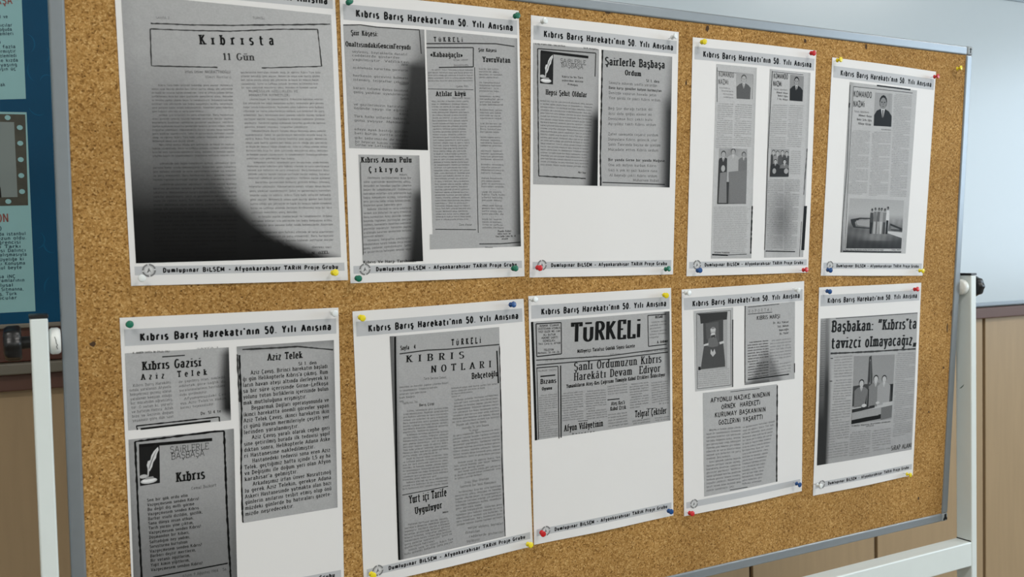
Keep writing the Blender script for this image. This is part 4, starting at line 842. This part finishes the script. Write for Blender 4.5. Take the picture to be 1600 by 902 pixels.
Z('D2'); c.T('Şanlı Ordumuzun Kıbrıs', (280, 468), ('D3', 352, 420), 46, 'serif'); c.T('Harekâtı Devam  Ediyor', (280, 524), ('D3', 347, 472), 44, 'serif')
c.T('Yunanlıların Ateş–Kes Çağrısını Tümüyle Kabul Ettikleri Bildiriliyor', (236, 565), ('D3', 375, 498), 20, 'slabc')
c.R([(66, 452), (188, 442), (193, 850)], 1.3, M_INK); c.R([(68, 452), (78, 855)], 1.1, M_INK); c.R([(202, 438), (205, 845)], 1.8, M_INK)
c.T('GÜNÜN YAZISI', (78, 474), (178, 466), 10, 'type'); c.R([(88, 500), (172, 492)], 1.8, M_INK); c.T('Bizans', (90, 542), (175, 535), 26, 'slab'); c.T('Oyunu', (98, 578), (152, 572), 17, 'slabc')
c.body([(80, 612), (182, 602), (82, 845), (188, 832)], 20, m=M_INK2, hf=.55)
c.body([(208, 600), (326, 588), (212, 752), (330, 738)], 12, m=M_INK2, hf=.55); c.body([(342, 588), (455, 578), (348, 742), (462, 728)], 12, m=M_INK2, hf=.55)
c.T('Afyon Vilâyetinin', (224, 810), (438, 780), 36, 'slab'); c.T('B e l e d i y e', (268, 828), (392, 812), 8, 'bold'); c.R([(300, 752), (355, 748)], .8)
Z('D3'); c.body([(50, 560), (160, 545), (54, 602), (162, 590)], 4, m=M_INK2, hf=.55, para=0); c.R([(50, 632), (118, 625)], 1.4, M_INK); c.T('Ateş Kes'+"'"+'i', (72, 662), (146, 655), 20, 'slab'); c.T('Kabul Ettik', (68, 692), (153, 682), 20, 'slab')
c.body([(54, 720), (160, 706), (56, 785), (165, 768)], 5, m=M_INK2, hf=.55, para=0); c.body([(175, 548), (280, 536), (178, 680), (282, 665)], 10, m=M_INK2, hf=.55, para=5)
c.body([(298, 540), (392, 528), (302, 650), (395, 632)], 9, m=M_INK2, hf=.55, para=0); c.T('Dv. SI 4 te', (342, 658), (396, 652), 9, 'type'); c.T('Telgraf Çektiler', (207, 730), (382, 708), 36, 'slab'); c.R([(270, 682), (322, 678)], .8)
c.body([(190, 756), (290, 742), (195, 770), (292, 756)], 2, m=M_INK2, hf=.6, para=0); c.body([(318, 738), (398, 728), (320, 750), (400, 742)], 2, m=M_INK2, hf=.6, para=0); c.done()

# ---------------- sheet 9
c = Clip(SF[9], [('D5', 138, 266), ('D5', 426, 240), ('D5', 428, 830), ('D5', 150, 865)], 165, lambda u, v: 1 - .25 * sm((u - .95) * 30), 20, 34); Z('D5')
c.R([(160, 285), (408, 262), (412, 815), (165, 845), (158, 285)], .9, M_INK3); c.R([(424, 330), (424, 830)], 2.2, M_INK2)
c.pic([(160, 288), (385, 270), (385, 690), (172, 706)], lambda u, v: .36, 10, 20)
c.pp([(0, .0), (1, .0), (.98, .14), (.9, .14), (.12, .18), (.1, .04)], 55); c.pp([(.2, .17), (.86, .13), (.86, .55), (.2, .55)], 72); c.pp([(.28, .17), (.7, .15), (.72, .5), (.3, .5)], 88)
c.pp([(.22, .55), (.42, .48), (.62, .48), (.86, .55), (.92, .88), (.92, .97), (.08, .99), (.14, .8)], 75); c.pp([(.36, .46), (.48, .42), (.62, .44), (.7, .55), (.66, .68), (.5, .78), (.32, .6)], 105)
c.ell(.52, .33, .085, .06, 160); c.ell(.52, .30, .09, .04, 190); c.ell(.52, .40, .085, .045, 195); c.pp([(.44, .40), (.60, .39), (.58, .44), (.46, .44)], 60); c.ell(.52, .27, .06, .02, 130)
c.pp([(.2, .55), (.36, .53), (.36, .57), (.2, .58)], 190); c.pp([(.72, .53), (.88, .51), (.9, .55), (.74, .57)], 190); c.pp([(.44, .64), (.5, .70), (.56, .64), (.6, .72), (.5, .78), (.42, .72)], 180); c.pp([(.0, .94), (.08, .94), (.08, 1), (0, 1)], 30)
c.body([(165, 722), (400, 698), (165, 828), (400, 805)], 8, m=M_INK3, hf=.6, para=0); c.done()
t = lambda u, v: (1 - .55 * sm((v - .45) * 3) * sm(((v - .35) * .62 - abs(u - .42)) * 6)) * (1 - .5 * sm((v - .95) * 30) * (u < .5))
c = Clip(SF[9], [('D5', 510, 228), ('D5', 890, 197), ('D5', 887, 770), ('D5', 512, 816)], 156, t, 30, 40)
c.R([(515, 228), (515, 800)], 1.6, M_INK2); c.T('R Ö P O R T A J', (540, 280), (712, 265), 22, 'type', M_INK2); c.R([(535, 290), (718, 275)], 1, M_INK2); c.R([(535, 238), (770, 215)], 1, M_INK2); c.T('KIBRIS MARŞI', (603, 332), (775, 318), 28, 'bold', M_INK)
for i, (s, x0) in enumerate((('Dr. ALİ Yüksel', 725), ('Söz: Adnan', 758), ('Hancıoğlu', 770), ('Bs. Yazar', 775))): c.T(s, (x0, 362 + i * 27), (840, 354 + i * 27), 15, 'bold', M_INK2)
c.body([(535, 505), (688, 490), (538, 768), (690, 745)], 14, m=M_INK2, hf=.5, style='bold'); c.body([(702, 492), (862, 476), (702, 742), (858, 715)], 12, m=M_INK3, hf=.5)
c.R([(535, 776), (845, 736)], 1.8, M_INK); c.R([(886, 655), (886, 725)], 2, M_INK); c.done()
c = Clip(SF[9], [('D6', 182, 60), ('D6', 668, 2), ('D6', 670, 640), ('D6', 190, 740)], 158, lambda u, v: 1 - .05 * v, 24, 34); Z('D6')
c.R([(668, 10), (664, 642)], 2.6, M_INK, wavy=.3); c.R([(360, 52), (550, 30)], .9)
for s, x0, y0, x1, y1 in (('AFYONLU NAZİKE NİNENİN', 233, 124, 617, 80), ('ÖRNEK  HAREKETİ', 303, 165, 553, 135), ('KURUMAY BAŞKANININ', 260, 220, 588, 180), ('GÖZLERİNİ YAŞARTTI', 285, 268, 570, 230)): c.T(s, (x0, y0), (x1, y1), 30, 'sansb', M_INK)
c.body([(205, 312), (425, 288), (205, 706), (425, 668)], 18, m=M_INK2, hf=.55, para=9); c.body([(440, 290), (652, 250), (435, 660), (560, 640)], 18, m=M_INK2, hf=.55, para=0); c.R([(355, 695), (470, 675)], 1); c.done()

# ---------------- sheet 10
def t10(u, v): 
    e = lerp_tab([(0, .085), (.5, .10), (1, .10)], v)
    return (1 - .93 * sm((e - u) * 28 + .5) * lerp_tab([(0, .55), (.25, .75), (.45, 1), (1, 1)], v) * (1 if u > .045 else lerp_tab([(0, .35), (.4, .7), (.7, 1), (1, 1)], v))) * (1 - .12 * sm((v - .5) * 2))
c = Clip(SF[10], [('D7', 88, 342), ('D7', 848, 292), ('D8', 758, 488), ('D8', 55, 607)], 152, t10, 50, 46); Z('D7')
c.body([(92, 368), (132, 364), ('D8', 72, 90), ('D8', 100, 88)], 34, m=M_INK2, hf=.6, para=0); c.R([(205, 340), (845, 298)], 1, M_INK2)
c.T('Başbakan: “Kıbrıs'+"'"+'ta', (176, 445), (832, 418), 84, 'slab'); c.T('tavizci olmayacağız„', (170, 574), (832, 545), 84, 'slab'); c.R([(162, 614), (500, 598), (830, 578)], 2.6, M_INK2, wavy=.4)
for (x_, y_) in ((170, 650), (162, 828)): c.T('.', (x_ - 4, y_ + 6), (x_ + 6, y_ + 6), 60, 'slab')
c.body([(190, 648), (330, 636), ('D7', 188, 800), ('D7', 322, 790)], 8, m=M_INK3, hf=.55, para=0); c.body([(190, 830), (322, 820), ('D8', 122, 556), ('D8', 278, 530)], 30, m=M_INK3, hf=.55)
c.body([('D8', 296, 365), ('D8', 450, 350), ('D8', 290, 535), ('D8', 440, 510)], 11, m=M_INK3, hf=.55); c.body([('D8', 460, 355), ('D8', 600, 335), ('D8', 462, 498), ('D8', 600, 480)], 9, m=M_INK3, hf=.55)
c.body([(678, 618), (830, 612), ('D8', 618, 392), ('D8', 752, 370)], 42, m=M_INK3, hf=.5, para=7); c.T('SİRAP ALANI', ('D8', 604, 495), ('D8', 755, 470), 32, 'bold', M_INK); c.T('TÜRKELİ Röportaj Arşivinden alınmıştır', ('D8', 305, 318), ('D8', 600, 284), 11, 'bold', M_INK2); c.T('Afyon', ('D8', 415, 318), ('D8', 470, 312), 9, 'bold', M_INK2)
c.pic([(342, 634), (668, 622), ('D8', 606, 262), ('D8', 302, 298)], lambda u, v: lerp_tab([(0, .26), (.5, .27), (.56, .12), (.7, .10), (.72, .3), (1, .28)], v), 12, 26)
c.pp([(.36, .02), (.42, .0), (.46, .3), (.47, .52), (.34, .52), (.35, .3)], 60); c.pp([(.38, .06), (.41, .06), (.43, .5), (.38, .5)], 110); c.pp([(.80, .46), (1, .45), (1, .82), (.80, .8)], 28)
c.pp([(0, .44), (.3, .42), (.95, .48), (.98, .72), (0, .74)], 62); c.pp([(.35, .5), (.75, .52), (.72, .76), (.3, .76)], 20)
c.man(.20, .40, .05, .66, 110, 175, 24, 1.6); c.man(.55, .35, .05, .66, 120, 180, 28, 1.7); c.man(.76, .36, .05, .66, 150, 178, 26, 1.6)
c.pp([(0, .76), (1, .72), (1, .79), (0, .82)], 175); c.pp([(0, .78), (.55, .75), (.55, .79), (0, .83)], 40); c.ell(.28, .74, .06, .025, 190); c.ell(.62, .72, .05, .02, 185); c.pp([(0, .84), (.72, .80), (.72, .92), (0, .94)], 150); c.pp([(0, .94), (.72, .9), (.72, .97), (0, 1)], 16); c.pp([(.72, .80), (1, .78), (1, .97), (.72, .99)], 105); c.done()

# ================================================================= PUSH PINS
PINS = [('white', 222, 435, 'at bottom left corner of leftmost sheet in upper row'), ('yellow', 524.5, 426, 'at bottom right corner of leftmost sheet in upper row'),
 ('green', 547, 1, 'at top left corner of second sheet in upper row'), ('green', 809, 24, 'at top right corner of second sheet in upper row'), ('green', 561, 435.5, 'at bottom left corner of second sheet in upper row'), ('green', 806, 419.5, 'at bottom right corner of second sheet in upper row'),
 ('white', 852, 32, 'at top left corner of third sheet in upper row'), ('white', 1056, 56, 'at top right corner of third sheet in upper row'), ('red', 844, 419, 'at bottom left corner of third sheet in upper row'), ('green', 1045.5, 420, 'at bottom right corner of third sheet in upper row'),
 ('yellow', 1101, 65, 'at top left corner of fourth sheet in upper row'), ('red', 1272, 83, 'at top right corner of fourth sheet in upper row'), ('blue', 1094, 422.5, 'at bottom left corner of fourth sheet in upper row'), ('red', 1260.5, 421.5, 'at bottom right corner of fourth sheet in upper row'),
 ('yellow', 1314, 93, 'at top left corner of last sheet in upper row'), ('red', 1466, 119, 'at top right corner of last sheet in upper row'), ('blue', 1298, 422.5, 'at bottom left corner of last sheet in upper row'), ('yellow', 1442.5, 423.5, 'at bottom right corner of last sheet in upper row'),
 ('yellow', 1502, 106, 'stuck alone in bare cork near the top right frame corner'),
 ('green', 203, 507, 'at top left corner of leftmost sheet in lower row'), ('white', 523.5, 490, 'at top right corner of leftmost sheet in lower row'),
 ('yellow', 567, 497.5, 'at top left corner of second sheet in lower row'), ('blue', 803, 476, 'at top right corner of second sheet in lower row'), ('yellow', 583.5, 900, 'at bottom left corner of second sheet in lower row'), ('yellow', 829.5, 852, 'at bottom right corner of second sheet in lower row'),
 ('white', 837, 468, 'at top left corner of middle sheet in lower row'), ('yellow', 1041.5, 462, 'at top right corner of middle sheet in lower row'), ('red', 849, 835, 'at bottom left corner of middle sheet in lower row'), ('blue', 1049, 800, 'at bottom right corner of middle sheet in lower row'),
 ('white', 1077, 458, 'at top left corner of fourth sheet in lower row'), ('white', 1248, 454, 'at top right corner of fourth sheet in lower row'), ('red', 1082, 803, 'at bottom left corner of fourth sheet in lower row'), ('blue', 1250, 758, 'at bottom right corner of fourth sheet in lower row'),
 ('blue', 1297, 456, 'at top left corner of last sheet in lower row'), ('red', 1434, 452, 'at top right corner of last sheet in lower row'), ('white', 1283, 760, 'at bottom left corner of last sheet in lower row'), ('yellow', 1423, 742.5, 'at bottom right corner of last sheet in lower row')]
PROF = [(.0016, 0.0), (.0038, .0004), (.0041, .0012), (.0038, .0020), (.0022, .0028), (.0019, .0052), (.0024, .0072), (.0046, .0080), (.0050, .0090), (.0048, .0100), (.0040, .0104)]
HV, HF = lathe(PROF, 'Z', 20); NV, NF = lathe([(.0005, -.0072), (.0005, .0002)], 'Z', 8)
HM = {}
for (col, px, py, where) in PINS:
    z0 = .0082; h = plane_hit(BOARD_M, px, py, z0 + .0095)
    tx, ty = random.uniform(-.18, .18), random.uniform(-.12, .2)
    rot = Matrix.Rotation(tx, 4, 'Y') @ Matrix.Rotation(-ty, 4, 'X'); ax = rot @ Vector((0, 0, 1))
    base = Vector((h.x - ax.x * .0095, h.y - ax.y * .0095, z0))
    e = empty('push_pin', BOARD_M @ Matrix.Translation(base) @ rot, '%s push pin %s' % ('clear white' if col == 'white' else col, where), 'push pin', 'push pins in the corkboard')
    if col not in HM:
        me = bpy.data.meshes.new('pin_head'); me.from_pydata(HV, [], HF); me.materials.append(M_PIN[col]); [setattr(p, 'use_smooth', True) for p in me.polygons]; HM[col] = me
    if 'n' not in HM:
        me = bpy.data.meshes.new('needle'); me.from_pydata(NV, [], NF); me.materials.append(M_STEEL); HM['n'] = me
    link(bpy.data.objects.new('pin_head', HM[col]), e); link(bpy.data.objects.new('needle', HM['n']), e)

# ================================================================= POSTER ON THE WALL (left)
PM = WALL_M
M_BLUE = mat('poster_blue', (0, 66, 98), .5, noise=.35, nscale=5, spec=.2)
M_TEAL = mat('poster_pale_teal', (136, 180, 182), .4, noise=.04, nscale=12)
M_BROWN = mat('poster_brown_print', (134, 72, 64), .5); M_DKP = mat('poster_dark_print', (60, 58, 46), .5, noise=.6, nscale=60); M_GREYP = mat('poster_grey_print', (120, 130, 128), .5, noise=.05, nscale=8)
M_TXT = mat('poster_text_ink', (34, 70, 84), .5); M_SWIRL = mat('poster_swirl_blue', (2, 82, 118), .5, spec=.2)
pz = .034
pc = plane_hit(PM, 40, 505, pz)
pe = empty('wall_poster', ROOM_M @ Matrix.Translation((pc.x, WALL_Y, pc.y)), 'blue information poster with pale teal text panels, left edge of the photo behind the corkboard', 'poster')
pf = Surface(PM, pe, lambda x, y: pz, pz); pf.org = pe.matrix_world.inverted() @ PM
pb = plane_hit(PM, 0, 508, pz).y
xr = plane_hit(PM, 95, 400, pz).x + .10
a_ = [pf.org @ Vector((x, y, z)) for x, y, z in ((pc.x - .55, pb, pz - .003), (xr, pb, pz - .003))]
v, f = box_geo(a_[0].x, a_[1].x, a_[0].y - .003, a_[0].y, a_[0].z, a_[0].z + 1.25)
mesh_obj('poster_sheet', v, f, M_BLUE, pe)
box('bottom_rail', (a_[0].x, a_[1].x, a_[0].y - .008, a_[0].y, a_[0].z - .008, a_[0].z + .001), M_GREYT, pe, bevel=.002)
Z('P')
def pcx(px): return px
def pq(name, pts, m, layer, parent=None, raw=False):
    P = [pf.hit(p) for p in pts]; return mesh_obj(name, pf.out([tuple(p) for p in P], layer), [tuple(range(len(P)))], m, parent or pe)
pan1 = pq('text_panel', [(-160, -60), (31.5, -60), (40.5, 154.5), (-160, 160)], M_TEAL, 2)
pan2 = pq('text_panel', [(-160, 172), (41.5, 175.5), (55.5, 486.5), (-160, 497)], M_TEAL, 2)
pic = pq('stamp_picture', [(-100, 176), (39.5, 179), (44, 321), (-100, 324)], M_DKP, 4, pan2)
pq('stamp_image', [(-80, 189), (22, 191), (27.5, 308), (-80, 310)], M_GREYP, 6, pan2)
V, F = [], []
for (x_, y_) in ((12, 184), (31, 199.5), (31.7, 224), (32.5, 249.5), (33.3, 274.5), (34.5, 299.5), (13, 315), (-8, 184), (-8, 315.5), (-28, 184), (-28, 316)):
    cc = pf.hit((x_, y_)); b = len(V); V += [(cc.x + .0052 * math.cos(2 * math.pi * i / 12), cc.y + .0048 * math.sin(2 * math.pi * i / 12)) for i in range(12)]; F.append(tuple(range(b, b + 12)))
mesh_obj('perforation_dots', pf.out(V, 7), F, M_TEAL, pan2)
pq('stamp_figure', [(-30, 308), (2.5, 309), (1, 294), (-4, 280), (-30, 270)], M_BLACKM, 8, pan2)
def ptext(rows, m, parent, h, style='sansb', nm='panel_lettering'):
    V, F = [], []
    for s, x0, x1, y in rows:
        A, B = pf.hit((x0, y)), pf.hit((x1, y - (x1 - x0) * .03)); hh = (pf.hit((x0, y - h)) - A).length; text_geo(s, A, B, hh, style, V, F)
    mesh_obj(nm, pf.out(V, 5), F, m, parent)['kind'] = 'stuff'
ptext([('BAŞBAŞA', -40, 19, 8)], M_BROWN, pan1, 12); ptext([('POZİSYON', -60, 13, 349)], M_BROWN, pan2, 13); ptext([('ZABIT AD', -45, 2, 362)], M_TXT, pan2, 7)
ptext([('tarihi nol ve', -30, 12, 29.5), ('vatan aşıcılar', -30, 19, 43), ('adanın doğuda', -30, 18.5, 49.5), ('kurşun kalemleri', -38, 21, 56.5), ('dostluğu bu', -38, 1, 69), ('kurmuştu fazla', -38, 24, 77), ('halkı ve vermiştir', -38, 24.5, 84), ('birlik de gözlemledi', -38, 26, 91), ('aldı. Köle kızda', -30, 28, 98), ('yolda yaşıng', -25, 26.5, 104.8), ('varan yarışın üç', -38, 24.5, 111.6), ('resmi kaynak', -38, 8, 136)], M_TXT, pan1, 5)
ptext([('1882 yılında İstanbul', -38, 40, 369.5), ('nda mezun oldu.', -30, 41, 376), ('aret öğrencisi', -30, 32, 382.5), ('nesilin Tarkı', -30, 32, 389), ('niversitesi Dalıncı', -38, 40, 395.5), ('senelik, çalışmasıyla', -38, 41.5, 402), ('e İdari Üyeliğe ki', -30, 37, 409), ('iğer Başı Konuşma', -30, 39, 415.5), ('lir Yoksul beyte', -30, 33.5, 422), ('a basa İNÇ', -20, 24, 435.5), ('si programlarının', -30, 38, 442), ('Ye Ulusal', -20, 20, 449), ('Eşitliğine, Sitmanna,', -38, 36.5, 456), ('leşmiş, Türk', -20, 26, 462.5), ('Okutucular', -25, 26, 469)], M_TXT, pan2, 5)
# pale swirls printed on the blue
V, F = [], []
for (x_, y_, r_, a0, a1) in ((40, 68, 12, -60, 80), (60, 162, 14, 200, 300), (66, 85, 10, -70, 60), (58, 375, 10, -90, 60), (82, 380, 12, 150, 280), (88, 450, 16, 120, 200), (62, 110, 16, 150, 240), (74, 130, 10, 60, 170)):
    cc = pf.hit((x_, y_)); b = len(V); n = 12
    for i in range(n + 1):
        a = math.radians(a0 + (a1 - a0) * i / n); w_ = .0012 * math.sin(math.pi * i / n) + .0002
        for q in (-w_, w_): V.append((cc.x + (r_ * .0013 + q) * math.cos(a), cc.y + (r_ * .0016 + q) * math.sin(a)))
    for i in range(n): F.append((b + 2 * i, b + 2 * i + 1, b + 2 * i + 3, b + 2 * i + 2))
mesh_obj('printed_swirls', pf.out(V, 1.5), F, M_SWIRL, pe)
print('TRIS', sum(len(o.data.polygons) for o in bpy.data.objects if o.type == 'MESH') * 2, 'OBJ', len(bpy.data.objects))
